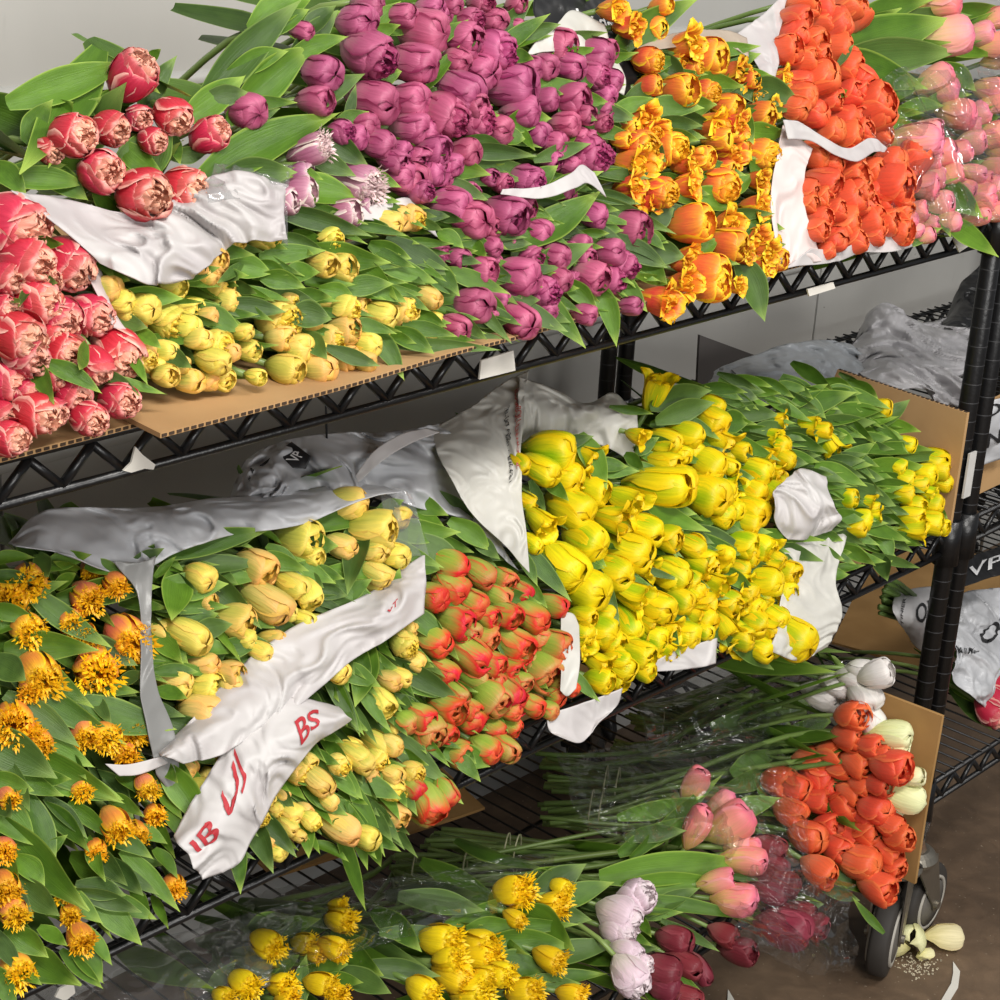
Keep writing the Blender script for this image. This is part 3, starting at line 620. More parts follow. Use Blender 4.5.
T5 = bunch('purple', '''@200,0; 22 55 18; 60 36 18; 57 50 16; 83 27 23 30; 85 50 21 20; 77 11 17; 84 2 14; 50 15 10; 80 63 14; 76 69 13; 89 72 15; 95 80 13; 98 88 16; 70 66 12;
 @400,0; 11 15 23; 6 31 20; 14 4 12; 25 2 10; 3 51 19; 21 57 21 30; 29 45 21 30; 37 60 18; 30 20 19; 46 25 20; 46 10 12; 38 35 18; 53 43 22; 40 1 12; 58 2 10; 48 64 15; 35 52 14; 5 64 16; 12 66 14; 16 76 16; 32 76 14; 2 90 18; 15 86 14; 24 99 14; 60 56 16; 72 50 12; 84 50 17; 78 23 18; 72 33 13; 84 33 14; 95 28 18; 96 37 13; 68 67 13; 76 71 12; 82 62 13; 90 57 11; 94 78 19; 84 83 11; 75 80 11; 63 90 15; 51 92 10; 44 89 9; 56 13 10; 93 69 9; 8 80 14; 24 82 12; 20 88 10; 64 34 12; 0 8 13; 20 8 9; 34 10 12; 88 68 10; 100 62 9; 0 75 10; 10 96 12; 28 30 12;
 @400,160; 24 23 18; 35 30 19; 43 33 12; 51 27 20; 61 24 12; 67 36 15; 45 43 10; 28 49 11; 20 47 9; 54 40 9; 40 55 14; 45 52 11; 58 58 19; 64 49 12; 77 48 13; 70 65 15; 78 59 12; 85 45 9; 90 42 9; 95 58 17; 92 49 11; 35 73 18; 49 69 9; 59 79 17 40; 27 83 13; 72 75 11; 92 77 11; 95 27 13; 82 17 9; 44 78 9; 20 19 10; 34 16 10; 64 58 9; 86 60 9; 58 68 10; 99 49 10;
 @600,140; 14 44 19; 4 56 14; 10 62 14; 3 70 14; 14 83 10; 0 8 12; @600,0; 2 25 12; 5 40 11; 2 47 11; 1 55 10''',
   TOP, 'the big purple heap', 'dusty purple tulips heaped on the top shelf', a=14, t=.52, nl=.9, lw=.026, ll=.11, lout=.5)
hand_leaves('''@200,0; 0 54 24 37 17; 12 40 50 0 20; 26 50 60 22 22; 52 26 76 18 11; 52 22 69 5 14; 56 14 68 3 12; 60 50 82 37 13; 74 58 78 42 6; 88 18 99 12 10; 88 12 100 2 10; 28 52 48 51 8; 22 34 46 25 13; 62 12 71 5 7; 34 10 60 -6 20; 8 48 24 46 12; 40 14 56 4 10; 86 38 98 24 9; 90 40 102 36 12;
 @400,0; 0 14 14 7 9; 18 10 36 4 12; 14 20 34 10 10; 52 16 66 0 12; 54 22 74 8 10; 58 22 78 16 10; 16 40 30 24 9; 24 32 40 20 8; 58 28 67 30 8; 70 44 90 42 9; 74 46 82 47 5; 58 62 78 60 14; 82 72 92 60 11; 74 78 94 72 9; 54 68 63 69 11; 38 72 55 78 12; 38 76 68 78 10; 40 82 66 84 9; 20 84 44 86 16; 66 92 80 82 12; 70 96 88 90 9; 78 20 104 16 8; 86 46 100 38 12; 80 28 100 24 7; 40 90 62 90 9; 26 92 44 100 10; 12 28 20 22 10; 60 66 68 76 6; 36 58 52 58 7; 88 48 106 52 9; 84 56 98 60 9; 64 18 80 12 9; 78 96 100 86 12;
 @400,160; 66 36 100 16 20; 70 56 96 42 16; 66 36 80 60 ; 52 58 82 54 8; 52 42 66 42 8; 30 38 50 46 10; 22 38 32 44 9; 32 44 48 46 8; 18 56 30 68 14; 30 58 54 67 10; 2 44 28 58 14; 50 72 58 84 8; 40 68 56 82 9; 60 73 84 86 11; 70 70 92 94 14; 70 54 82 50 12; 36 42 44 50 8; 62 48 80 54 10; 84 60 98 66 9; 86 64 98 76 11; 8 93 50 95 8; 36 72 56 92 8; 0 88 17 97 12; 60 70 70 70 7; 80 44 88 52 9; 90 52 100 52 6; 28 80 44 90 9; 8 84 28 88 9; 60 34 80 32 10; 101 69 108 94 12;
 @600,140; 0 32 38 47 10; 26 56 41 58 14; 14 52 34 64 12; 22 60 34 72 12; 6 62 18 74 7; 10 70 24 86 12; 4 18 24 20 8; 0 42 12 46 7; 30 70 14 66 6; 24 48 34 52 8; @600,0; 0 66 22 72 9; 0 58 22 58 14; 12 54 28 50 9; 0 86 24 90 8; 0 56 16 60 9; 6 58 14 62 5; 0 98 20 102 8; 0 30 19 26 8'''.replace('66 36 80 60 ;', ''), TOP, T5)
leaf_fill([(440, 60), (600, 60), (610, 200), (660, 260), (640, 300), (540, 330), (420, 340), (400, 240), (420, 170)], 60, TOP, T5, 14, 16, 46, 12, -.002, 5, 14)
leaf_fill([(400, 200), (620, 190), (680, 250), (650, 300), (540, 340), (430, 350)], 110, TOP, T5, 14, 18, 48, 12, -.012, 25, 10)
T6 = bunch('flame', '''@600,0; 5 5 13; 13 14 13; 30 3 10; 26 14 12; 23 30 13; 24 43 11; 24 54 9; 41 23 16; 53 29 19 10; 66 37 14; 74 40 9; 38 45 17; 52 46 12; 62 53 14; 66 62 12; 54 63 16; 58 70 12; 78 58 15; 77 48 9; 90 39 11; 35 74 16; 42 82 14; 50 79 12; 63 77 15; 70 74 11; 80 77 15; 20 60 15; 26 66 13; 14 65 12; 19 74 17; 15 82 18; 27 81 9; 14 93 14; 30 96 15; 18 99 11; 42 93 13; 59 93 17; 78 90 11; 38 32 12; 84 54 9; 62 84 9; 46 34 9;
 @600,140; 44 42 20; 44 58 12; 61 42 15; 62 52 17; 75 50 14; 52 66 21 10; 54 73 18; 40 72 15; 28 80 17; 76 33 13; 82 56 11; 87 60 12; 79 62 13; 67 73 9; 85 50 7; 24 31 11; 10 0 9; 40 62 10; 70 58 10''',
   TOP, 'the curly top-shelf bunch', 'curly orange and yellow tulips on the top shelf', a=8, t=.6, nl=.8, lw=.026, ll=.10, lout=.4)
hand_leaves('''@600,0; 26 34 39 29 9; 32 38 53 37 7; 52 40 71 43 10; 30 54 50 55 13; 30 62 50 62 10; 32 68 51 71 9; 60 24 80 23 8; 62 30 80 27 12; 70 38 88 38 7; 78 46 99 50 17; 72 55 97 55 7; 76 66 93 66 15; 68 58 76 72 12; 44 52 58 52 14; 24 72 33 81 12; 18 48 33 42 10; 46 88 60 85 12; 22 94 27 86 12; 16 20 46 0 18; 28 14 38 2 8; 82 82 101 78 18; 66 48 72 44 9; 54 84 72 88 9; 70 94 78 86 9; 30 30 44 40 12; 56 92 70 84 7; 60 70 76 70 9; @600,140; 50 30 70 34 15; 62 38 86 36 8; 70 44 82 35 12; 52 60 69 62 8; 28 40 37 34 12; 80 44 91 44 10; 84 54 93 52 6; 68 60 80 58 10; 72 66 82 91 17; 50 56 60 48 9; 40 28 52 30 8''', TOP, T6)
T7 = bunch('orange', '''@800,0; 2 5 13; 9 5 14; 10 11 13; 20 5 18 -20; 27 9 15 -50; 16 13 17 -20; 3 20 16; 15 24 16; 8 28 13; 21 33 16; 7 40 18; 30 38 14 60; 24 28 10; 14 50 12; 22 48 14; 5 57 15; 35 53 21 -25; 36 59 17 -25; 20 60 14; 15 66 13; 23 68 15; 38 67 14; 28 46 12; 0 30 14; 26 60 12; 30 66 12; -8 25 16; -3 9 14; -4 18 14; -2 42 14; -3 54 13; 0 48 13; -1 0 14;
 @800,120; 6 17 15; 10 31 16; 14 22 12; 24 20 12; 23 30 16; 33 25 13; 42 33 24 10; 44 22 15; 55 22 18 -60; 21 41 20 -15; 31 44 16 -25; 33 52 17 -15; 20 52 18 0; 9 40 12; 3 42 11; 8 50 12; 15 61 13; 25 62 13 -20; 41 52 14; 47 46 14; 47 55 14; 49 37 13; 12 66 9; 36 58 11; 6 55 12; 40 44 12; 28 36 12; 34 36 12; 52 30 13; 16 46 12; 2 34 11''',
   TOP, 'the solid orange bunch', 'orange tulips of the top shelf bunch in white paper', a=0, aj=22, t=.55, nl=0, lw=.02)
hand_leaves('''@800,0; 20 31 27 22 4; 18 47 29 48 5; 34 44 41 45 4''', TOP, T7, dy=-.03)
T8 = bunch('pink', '''@800,0; 71 1 17 0; 72 19 20 -8; 90 17 12; 96 23 14; 97 10 11; 100 29 12; 67 40 14 -30; 72 45 13; 78 57 15; 88 58 12 -30; 56 71 19 0; 62 67 15; 70 77 15; 78 76 12; 95 45 14; 96 52 12; 95 68 15; 86 71 12; 66 89 11; 74 88 11; 61 93 14; 97 84 13; 86 86 10; 90 97 13; 97 95 12; 84 64 10; 64 80 12; 100 75 12; 90 90 10; @800,120; 58 46 11; 68 42 13; 74 51 10; 87 49 10; 91 41 12; 96 46 12; 56 55 9; 96 33 10; 53 50 9; 64 52 9; 99 38 10; 62 58 8; 82 34 9''',
   TOP, 'the bunch under clear film', 'pink and yellow tulips in clear film on the top shelf', a=2, aj=20, t=.35, nl=1, lw=.024, ll=.11)
hand_leaves('''@800,0; 28 26 70 12 28; 28 32 78 26 22; 56 10 86 8 11; 34 50 64 36 22; 74 22 98 28 9; 56 54 74 52 9; 68 50 84 47 8; 76 6 102 4 11; 42 60 62 66 13; 22 34 60 44 22; 36 8 64 0 14; 40 58 60 56 9; 74 36 90 46 12; 90 62 102 58 8; 80 70 98 66 7; 24 16 50 4 14; @800,120; 78 54 97 68 12; 66 46 76 58 9; 68 34 92 50 16; 88 40 94 52 7; 54 60 72 54 9; 76 28 92 20 8''', TOP, T8, dy=.004)

# ---- middle shelf
M1 = bunch('fringe', '''@0,540; 4 28 18; 14 20 15; 43 28 14; 57 21 10; 13 44 14; 34 40 11; 42 47 11; 63 48 18; 48 64 19; 18 66 18; 6 90 18; 15 97 11; 14 75 9; 42 95 13; 52 98 13; 65 95 12; 45 15 8; @0,720; 20 11 11; 62 17 11; 40 34 7; 3 38 8; 57 51 13; 68 56 10; 77 47 9; 73 33 10; 2 64 10; 2 83 13; 15 82 9; 48 65 7; 87 83 10; 35 97 9; 7 96 12; 32 86 7; @0,820; 40 58 12; 8 74 14''',
   MID, 'the leafy fringed pile', 'golden fringed tulips at the end of the middle shelf', a=35, aj=14, t=.84, nl=1.6, lw=.036, ll=.13, lout=.5)
hand_leaves('''@0,540; 0 62 14 71 16; 14 54 48 53 19; 42 28 82 24 16; 24 32 56 54 14; 44 54 69 63 16; 50 84 88 95 20; 46 74 70 77 10; 20 76 63 102 15; 12 84 40 104 15; 22 64 47 84 13; 0 18 20 19 9; 8 30 34 21 11; 2 44 20 37 10; 0 36 20 43 11; 88 20 84 43 18; 48 14 64 18 10; 60 18 72 24 9; 20 10 24 20 10; 28 12 46 8 11; 80 50 92 62 12; 74 64 100 68 9; 36 14 26 10 8; 62 70 72 66 8; 46 78 56 94 8; 30 22 38 16 9; 0 10 18 8 9; 68 12 82 4 8;
 @0,720; -6 10 29 27 24; 0 30 17 36 13; 20 10 48 24 14; 22 20 62 43 18; 26 28 64 40 17; 12 28 32 38 12; -4 46 19 63 20; 0 40 8 49 12; 12 62 45 95 24; 18 46 29 71 15; 28 44 44 60 10; 28 48 46 65 13; 8 28 15 46 9; 0 72 12 82 17; 11 72 22 83 13; 0 78 17 99 13; 46 64 53 81 9; 48 66 64 83 13; 56 73 73 87 13; 58 76 80 88 9; 46 88 71 95 11; 44 84 63 88 13; 58 60 77 70 11; 68 73 90 96 11; 80 68 89 79 8; 78 53 89 69 9; 86 50 96 66 9; 58 40 73 48 9; 32 86 52 102 13; 68 88 76 100 8; 20 30 36 30 10; 34 20 42 30 9; 40 46 58 60 10; 70 56 84 62 9; 62 30 72 38 9; 14 84 30 98 16; 24 66 34 58 8;
 @0,820; 18 68 41 82 22; 40 63 53 82 17; 36 70 52 85 9; -4 78 8 97 13; 8 58 23 70 15; 23 56 34 64 9; 46 58 57 73 9; 53 46 70 63 15; 58 40 79 50 11; 10 78 21 82 8; 78 42 85 55 6; 0 60 10 76 11''', MID, M1, jit=.45)
leaf_fill([(0, 560), (90, 580), (150, 700), (180, 880), (120, 920), (0, 960)], 60, MID, M1, 35, 18, 60, 26, .012, 8, 17)
M2 = bunch('peachm', '''@140,480; 78 29 20 10; 85 38 11; 58 43 18 30; 62 60 20 30; 72 66 10; 75 52 15; 84 56 14 60; 30 48 14; 45 70 19 10; 9 75 11; 23 77 18; 42 81 9; 52 79 10; 59 85 11; 65 79 10; 31 92 13; 44 96 14; 80 69 11; 88 72 11; 15 98 14; 32 60 11; @280,480; 32 12 19 0; 44 25 21 0; 45 35 14; 56 37 13; 30 33 14; 47 46 13; 48 51 16; 58 18 12; @160,640; 6 23 15; 21 23 16; 20 36 20 10; 34 20 14 60''',
   MID, 'the papered long-leaved bunch', 'peach-yellow tulips wrapped in grey and white paper', a=14, t=.42, nl=1.3, lw=.03, ll=.12, lout=.6)
hand_leaves('''@140,480; 18 34 68 24 15; 28 44 62 42 12; 34 47 61 49 13; 34 50 61 74 15; 18 64 46 64 9; 10 78 24 92 15; 66 70 98 91 10; 64 40 84 45 11; 82 42 98 52 10; 84 30 99 33 15; 50 92 71 90 7; 24 70 40 66 12; 20 52 44 52 16; 22 32 44 26 12; 56 68 68 74 9; 30 76 46 72 12; 26 84 50 86 12; 44 84 60 82 12; 14 86 26 86 9; 12 96 30 96 8; 36 92 44 84 8; 68 36 82 46 8; 46 30 60 26 8; 10 46 18 38 5;
 @280,480; 18 22 54 20 14; 2 80 34 93 10; 38 26 34 58 16; 33 45 58 45 11; 32 53 56 76 13; 20 62 48 67 11; 18 46 32 50 9; 58 32 82 44 9; 54 56 60 44 10; 20 56 34 58 10; 34 58 46 50 10; 52 14 62 10 8; 14 48 22 54 8; @160,640; 24 24 37 36 11; 6 42 30 49 12; 2 26 14 30 9; 40 0 60 6 9; 0 4 12 12 12; 28 4 40 8 9; 4 14 30 18 7''', MID, M2)
M3 = bunch('peachs', '''@160,640; 48 40 10; 51 44 9; 34 51 14; 24 56 10; 13 63 10; 26 73 17 60; 20 74 12; 68 65 13; 88 15 12; 78 70 14; 89 62 11; 97 57 13; 95 53 10; 52 79 9; 58 84 9; 65 86 11; 64 93 9; 88 92 21; 42 92 10; 36 97 9; 49 88 9; 75 90 9; 72 86 9; 68 97 8; 60 76 8; 84 80 9; 74 60 9;
 @320,660; 30 20 14 50; 34 10 11; 17 45 12; 28 41 13; 35 42 11; 20 50 13; 28 49 11; 9 53 12; 34 64 14; 36 57 11; 36 76 13; 22 88 12; 46 56 11; 36 33 9; 24 58 9; @280,480; 38 80 12; 62 82 13; 62 72 11; 27 94 11; 60 98 10; 66 90 10; @200,800; 33 22 10; 38 25 10; 15 30 8; 16 17 10; 28 8 9''',
   MID, 'the row under lettered paper', 'peach-yellow tulips below the lettered paper', a=28, t=.5, nl=1.3, lw=.024, ll=.09, lout=.6)
hand_leaves('''@320,660; 44 10 70 20 11; 22 -2 17 22 16; 4 8 20 38 10; 22 16 36 37 8; 38 40 64 62 14; 24 55 42 52 12; 8 55 22 70 12; 18 68 32 98 9; 32 78 49 99 7; 22 62 40 70 12; 40 20 54 26 9; 0 26 14 32 9; 24 74 42 94 8; 10 72 26 88 10; 38 64 44 74 6; 36 30 44 38 5; 14 6 30 14 12; 50 64 60 72 8;
 @200,800; 72 22 84 57 10; 78 14 84 36 8; 84 22 91 35 8; 30 8 49 28 11; 26 14 37 37 13; 18 24 20 48 10; 10 22 28 30 6; 50 12 54 28 11; 78 8 92 28 8; 86 4 100 22 8; -2 0 14 12 15; 40 4 50 14 9; 60 -2 74 8 9;
 @160,640; 54 32 70 44 16; 40 48 59 54 9; 84 18 101 48 9; 12 68 37 92 13; 6 70 22 95 17; 28 58 38 70 13; 56 70 68 86 9; 62 3 94 12 9; 40 42 48 50 9; 42 54 44 64 9; 76 58 90 62 9; 84 66 100 80 10; 76 76 88 88 12; 16 56 30 62 8; 2 64 10 72 8; 2 78 10 90 9; 70 68 84 72 9; 92 30 102 48 8; 70 26 84 40 12;
 @280,480; 68 68 86 82 13; 50 78 78 92 11; 42 86 60 95 11; 36 82 46 102 13; 28 84 38 98 9; 52 66 62 76 12; 76 76 90 90 9; 54 62 70 72 7''', MID, M3)
leaf_fill([(180, 760), (250, 790), (330, 700), (400, 640), (440, 720), (460, 800), (390, 870), (280, 850), (240, 870)], 110, MID, M3, 42, 20, 46, 12, -.010, 9, 11)
leaf_fill([(160, 580), (300, 520), (420, 560), (400, 600), (250, 680), (170, 730)], 40, MID, M2, 18, 18, 56, 15, -.004, 29, 17)
M4 = bunch('redgr', '''@400,520; 15 38 14; 25 33 16; 39 26 15; 51 29 12; 47 37 14; 35 41 14; 43 48 12; 52 47 14; 27 50 18; 33 54 12; 16 60 17 30; 40 58 15; 34 66 20; 44 71 14; 56 61 18; 67 58 14; 75 62 16; 65 48 16; 75 42 13; 70 74 21; 76 70 12; 53 74 13; 37 78 14; 21 75 14; 45 88 17; 52 85 17; 57 90 13; 53 94 12; 22 93 16; 34 94 12; 65 92 11; 77 88 9; 74 95 9; 10 98 14; 60 80 11; 62 68 12; 28 86 11; 46 80 12; 84 83 9; 24 22 17; 59 35 11;
 @320,660; 52 33 18 50; 43 31 11; 68 46 15; 74 28 15; 82 44 13; 91 43 14; 54 70 17 60; 62 66 13 60; 95 32 10; 50 76 12; 86 34 12; 62 36 11; 47 64 11; 96 20 12''',
   MID, 'the red and green bunch', 'red and green tulips in the middle of the middle shelf', a=28, t=.48, nl=.9, lw=.026, ll=.10, lout=.4)
hand_leaves('''@400,520; 0 74 31 90 13; 10 48 25 62 11; 24 80 39 86 7; 48 38 70 41 11; 60 18 69 33 8; 64 18 85 41 11; 12 12 34 24 16; 6 22 22 24 12; 30 4 46 16 12; 2 4 30 6 14; 38 10 50 20 9; 52 62 64 76 8; 14 42 34 44 8; 62 32 74 44 9; 58 12 70 22 10; @320,660; 68 48 86 54 14; 70 50 80 61 9; 56 60 70 72 12; 70 44 78 52 9''', MID, M4)
leaf_fill([(430, 505), (480, 520), (520, 570), (560, 620), (480, 600), (430, 560)], 16, MID, M4, 20, 20, 44, 18, .02, 12, 15)
leaf_fill([(430, 560), (560, 600), (570, 690), (480, 770), (420, 720)], 26, MID, M4, 30, 18, 40, 12, -.006, 32, 18)
M5 = bunch('yellow', '''@510,400; 20 25 21 8; 14 34 16; 4 31 11; 37 28 15; 26 38 17; 34 39 12; 30 54 21; 41 45 16; 50 59 17; 37 69 20; 15 60 15 40; 10 71 11; 8 50 10; 26 82 22 40; 50 86 20 20; 57 75 20 20; 57 50 18 22; 66 64 17 22; 38 94 21 22; 80 87 18; 89 73 14; 96 82 16; 67 84 12; 60 97 16; 85 98 13; 74 43 23 5; 78 69 14; 90 95 13;
 @630,370; 12 12 16 -70; 18 35 14; 27 32 15; 16 40 12; 24 42 11; 15 48 17; 40 25 15; 44 35 15; 40 18 11; 54 40 11; 20 57 21 5; 38 62 20 20; 33 54 13; 45 72 13; 39 47 16; 47 47 10; 50 58 14; 45 60 12; 60 70 15; 72 61 13; 60 60 13; 62 50 14; 71 51 10; 74 38 11; 70 33 10; 77 44 10; 3 33 10; 54 85 12; 65 88 14; 30 88 13; 36 96 15; 52 70 10; 66 66 10; 66 42 11; 58 76 11; 46 92 11; 58 92 12; 30 40 12; 72 95 11;
 @560,540; 56 17 16; 70 11 15; 80 10 12; 77 22 14; 60 30 13; 72 31 15; 83 31 14; 88 14 10; 71 39 13; 36 29 14; 48 33 16; 20 37 13; 33 40 15 60; 11 38 12; 10 53 11; 19 45 16; 24 50 14; 38 56 15; 46 49 14; 53 55 12; 62 47 14; 70 45 10; 18 61 13; 30 63 13; 40 64 12; 20 70 13; 28 69 11; 82 43 14 60; 89 48 13; 95 40 13; 96 31 12; 64 20 12; 28 60 12; 14 47 12; 34 52 12; 54 45 12; 66 38 12; 44 42 12; 26 56 12; 10 46 11; 46 60 10;
 @690,500; 25 22 14; 35 23 14; 40 33 12; 48 36 13; 36 41 17 5; 45 46 15 20; 34 48 15; 22 51 12; 30 60 13; 38 64 12; 50 68 21 30; 23 67 17 60; 35 74 13; 31 53 11; 23 34 11; 25 40 11; 12 32 12; 42 58 12; 40 72 12; 28 30 11; 44 40 11; 27 46 11''',
   MID, 'the bright yellow heap', 'yellow tulips heaped on the middle shelf', a=24, t=.5, nl=.55, lw=.026, ll=.10, lout=.3)
hand_leaves('''@510,400; 64 50 100 66 14; 64 54 86 82 6; 38 24 48 46 14; 46 32 60 33 9; 48 36 64 36 9; 10 76 30 100 10; 16 68 38 86 7; 12 44 18 56 6; 72 52 93 57 13; 58 90 70 94 9; 86 86 100 94 9; 20 42 30 50 9; 38 76 48 84 8; 66 78 72 80 9; 26 22 42 18 8; 86 66 102 72 9;
 @630,370; 18 16 40 10 15; 20 23 40 16 13; 46 28 62 26 14; 50 35 74 45 9; 38 78 57 81 7; 66 83 97 85 8; 68 88 97 96 11; 33 82 58 92 13; 66 88 83 100 9; 52 80 70 82 9; 50 56 64 62 9; 50 52 62 54 11; 0 44 8 50 8; 36 76 50 74 8; 34 42 48 40 7; 42 52 50 64 8; 6 64 20 66 7; 12 68 34 66 14; 6 40 14 34 8;
 @560,540; 68 0 93 7 13; 82 16 98 28 9; 50 38 60 59 10; 34 22 46 24 9; 52 34 67 43 8; 12 12 22 14 8; 60 14 76 25 9; 8 68 20 81 7; 74 44 84 54 7; 20 20 30 44 8;
 @690,500; 24 73 42 85 9; 38 24 54 37 11; 38 52 57 62 10; 36 56 52 60 8; 18 36 32 50 9; 26 32 46 38 8; 6 36 14 44 9; 24 27 42 32 8; 30 52 40 54 6''', MID, M5)
M6 = bunch('yellows', '''@760,370; 8 25 9; 23 28 11; 34 36 13 60; 60 19 10; 73 37 9; 86 46 14; 82 52 11; 88 50 10; 78 57 9; 83 61 9; 72 54 9; 71 62 10; 76 68 11; 86 67 10; 74 73 12; 84 76 13; 77 80 12; 43 64 10; 55 69 9; 50 75 11; 46 79 10; 57 73 8; 89 78 9; 30 30 9; 53 66 9; 90 56 9; 68 48 9''',
   MID, 'the leafy cardboard tray bunch', 'small yellow tulips half hidden by leaves in the cardboard tray', a=12, t=.4, nl=2, lw=.022, ll=.10, lout=.7)
hand_leaves('''@760,370; 20 20 46 12 14; 40 24 66 18 13; 30 28 58 26 13; 12 22 14 16 9; 0 30 14 28 10; 60 40 90 40 8; 74 44 97 42 6; 56 50 82 48 12; 12 44 32 46 9; 34 50 52 58 10; 50 60 68 68 12; 42 44 58 36 9; 64 28 79 30 9; 62 26 74 16 9; 52 78 74 86 9; 30 40 44 32 9; 60 84 66 96 10; 62 94 80 99 6; 88 70 94 74 6; 60 96 64 106 10; 20 16 36 6 8''', MID, M6)
leaf_fill([(735, 385), (870, 390), (905, 420), (925, 470), (945, 540), (900, 560), (850, 575), (830, 540), (850, 520), (830, 470), (790, 460), (760, 430)], 170, MID, M6, 14, 22, 46, 14, -.006, 13, 8.5)
leaf_fill([(610, 40), (790, 60), (800, 180), (780, 260), (650, 290), (640, 180)], 44, TOP, T6, 8, 18, 46, 14, -.004, 35, 16)
leaf_fill([(530, 640), (560, 560), (700, 640), (640, 690), (700, 660), (800, 640), (840, 500), (700, 400)], 30, MID, M5, 26, 18, 44, 12, .006, 14, 18)
leaf_fill([(640, 400), (780, 450), (800, 640), (700, 660), (640, 560)], 36, MID, M5, 18, 16, 50, 12, -.012, 34, 17)
# ---- bottom shelf: bunches lying along the deck, stems shown
def long_stems(recs, tails, zlo=.292, zhi=.345, rad=.0032):
    for i, r in enumerate(recs):
        a, b_ = tails[i % len(tails)]; t = rnd.random(); px, py = a[0]+(b_[0]-a[0])*t+rnd.uniform(-6, 8), a[1]+(b_[1]-a[1])*t
        T = atz(px, py, rnd.uniform(zlo, zhi)); B0 = r['base']; ax = r['ax']; L = np.linalg.norm(T-B0); pts = []
        c1 = B0-ax*L*.28; c2 = T+(B0-T)*.34; c2[2] = T[2]*.75+c2[2]*.25
        for k in range(11):
            s = k/10; p = B0*(1-s)**3+3*c1*s*(1-s)**2+3*c2*s*s*(1-s)+T*s**3; pts.append(np.array(r['inv']@Vector(p)))
        b = MB(); b.tube(pts, rad*rnd.uniform(.85, 1.2), 6); link('stem', b.mesh('stem', STEM, True), r['o'])
        r['T'] = T
XQ = float(atz(915, 884, ZB+.006)[0])
B1 = bunch('white', '''@740,660; 40 17 15 20; 48 12 13; 56 8 13; 60 5 11; 68 7 15 -20; 62 17 16 60; 65 29 14 60; 50 30 8''',
   BOT, 'the bunch behind the orange one', 'white tulips on the bottom shelf', a=15, t=.55, nl=1, lw=.03, ll=.18, tail=1, front=XQ)
B2 = bunch('cream', '''@740,660; 75 37 16 0; 76 42 12 10; 84 58 12 0; 80 67 18 20; 76 62 13; 72 74 12''',
   BOT, 'those against the cardboard flap', 'cream-green tulips by the cardboard flap', a=5, t=.4, nl=0, tail=1, front=XQ, dy=.015, fo=.035)
B3 = bunch('orange', '''@740,660; 55 28 15; 54 38 15; 65 43 13; 45 46 14; 36 50 16; 38 57 16 40; 49 54 12; 58 51 14; 75 53 18; 69 62 13; 70 48 11; 19 61 17; 27 63 14; 38 70 14; 43 64 12; 52 73 18 -30; 55 66 12; 67 74 15; 25 76 14; 33 88 16; 43 83 14; 54 87 14; 64 87 19; 75 83 13; 79 89 14; 48 94 14; 74 97 13; 60 62 11; 62 78 11; @800,800; 29 31 18 10; 46 33 13; 38 43 17 20; 9 35 16 30; 39 24 12''',
   BOT, 'the bottom shelf orange bunch', 'orange tulips on the bottom shelf', a=10, aj=30, t=.72, nl=.5, lw=.024, ll=.12, lout=.1, tail=1, front=XQ, fo=.065, dy=-.02)
B4 = bunch('pink', '''@640,760; 27 12 14 -60; 40 24 14 -45; 44 32 20 -35; 28 34 15 -65; 52 50 16 0; 38 61 14 -10; 47 70 17 0; 50 44 12 0; 53 44 10 -20''',
   BOT, 'the bunch lying lowest down', 'pink and yellow tulips on the bottom shelf', a=0, t=.25, nl=.6, lw=.03, ll=.18, lout=.2, tail=1, dy=-.03)
B5 = bunch('burg', '''@640,760; 64 44 14; 65 52 13; 68 62 16; 64 66 13; 71 84 22 10; 41 87 12; 48 95 15; 17 90 15 10; 86 82 14; 72 76 11; 60 58 11; 80 76 12; @540,800; 60 85 16; 72 82 14; 80 84 11 60; 62 94 14; 71 98 13; 58 92 11''',
   BOT, 'those at the bottom shelf edge', 'burgundy tulips on the bottom shelf', a=15, t=.5, nl=.6, lw=.02, ll=.1, tail=1, dy=-.01)
B6 = bunch('lilac', '''@540,800; 47 49 17 -30; 40 58 19 20; 38 66 14; 43 76 13; 45 88 18 50; 50 82 11''',
   BOT, 'the doubles on the bottom shelf', 'pale lilac double tulips on the bottom shelf', a=10, t=.5, nl=.6, lw=.02, ll=.1, tail=1, dy=-.025)
B7 = bunch('fringey', '''@380,800; 67 46 20 -12; 86 53 16 -10; 91 44 11; 67 59 10; 30 70 19 0; 50 73 19 5; 50 79 18 0; 34 80 15; 37 88 18; 22 95 16 20; 46 96 20; 60 87 15; 85 79 15; 72 96 16; 96 97 13; 52 88 12; @200,800; 33 72 16; 52 72 13; 57 77 10; 70 60 14 0; 67 74 14; 69 53 10; 22 92 16; 41 93 15; 60 92 14; 68 97 12; 43 99 12; 12 98 11''',
   BOT, 'the bottom shelf fringed bunches', 'yellow fringed tulips on the bottom shelf', a=5, aj=22, t=.62, nl=1, lw=.03, ll=.14, lout=.4, tail=1, dy=-.02)
tA = ((630, 694), (634, 738)); tB = ((614, 740), (618, 764)); tC = ((541, 752), (546, 792)); tD = ((541, 800), (548, 826)); tE = ((443, 828), (420, 850)); tF = ((394, 852), (396, 884))
long_stems(B1, [tA, tA]); long_stems(B2, [tA, tB]); long_stems(B3, [tC, tD, tB, tC, tD]); long_stems(B4, [tE, tF]); long_stems(B5, [tF, tE]); long_stems(B6, [tF]); long_stems(B7, [((230, 930), (240, 990)), tF, ((330, 900), (340, 960))])
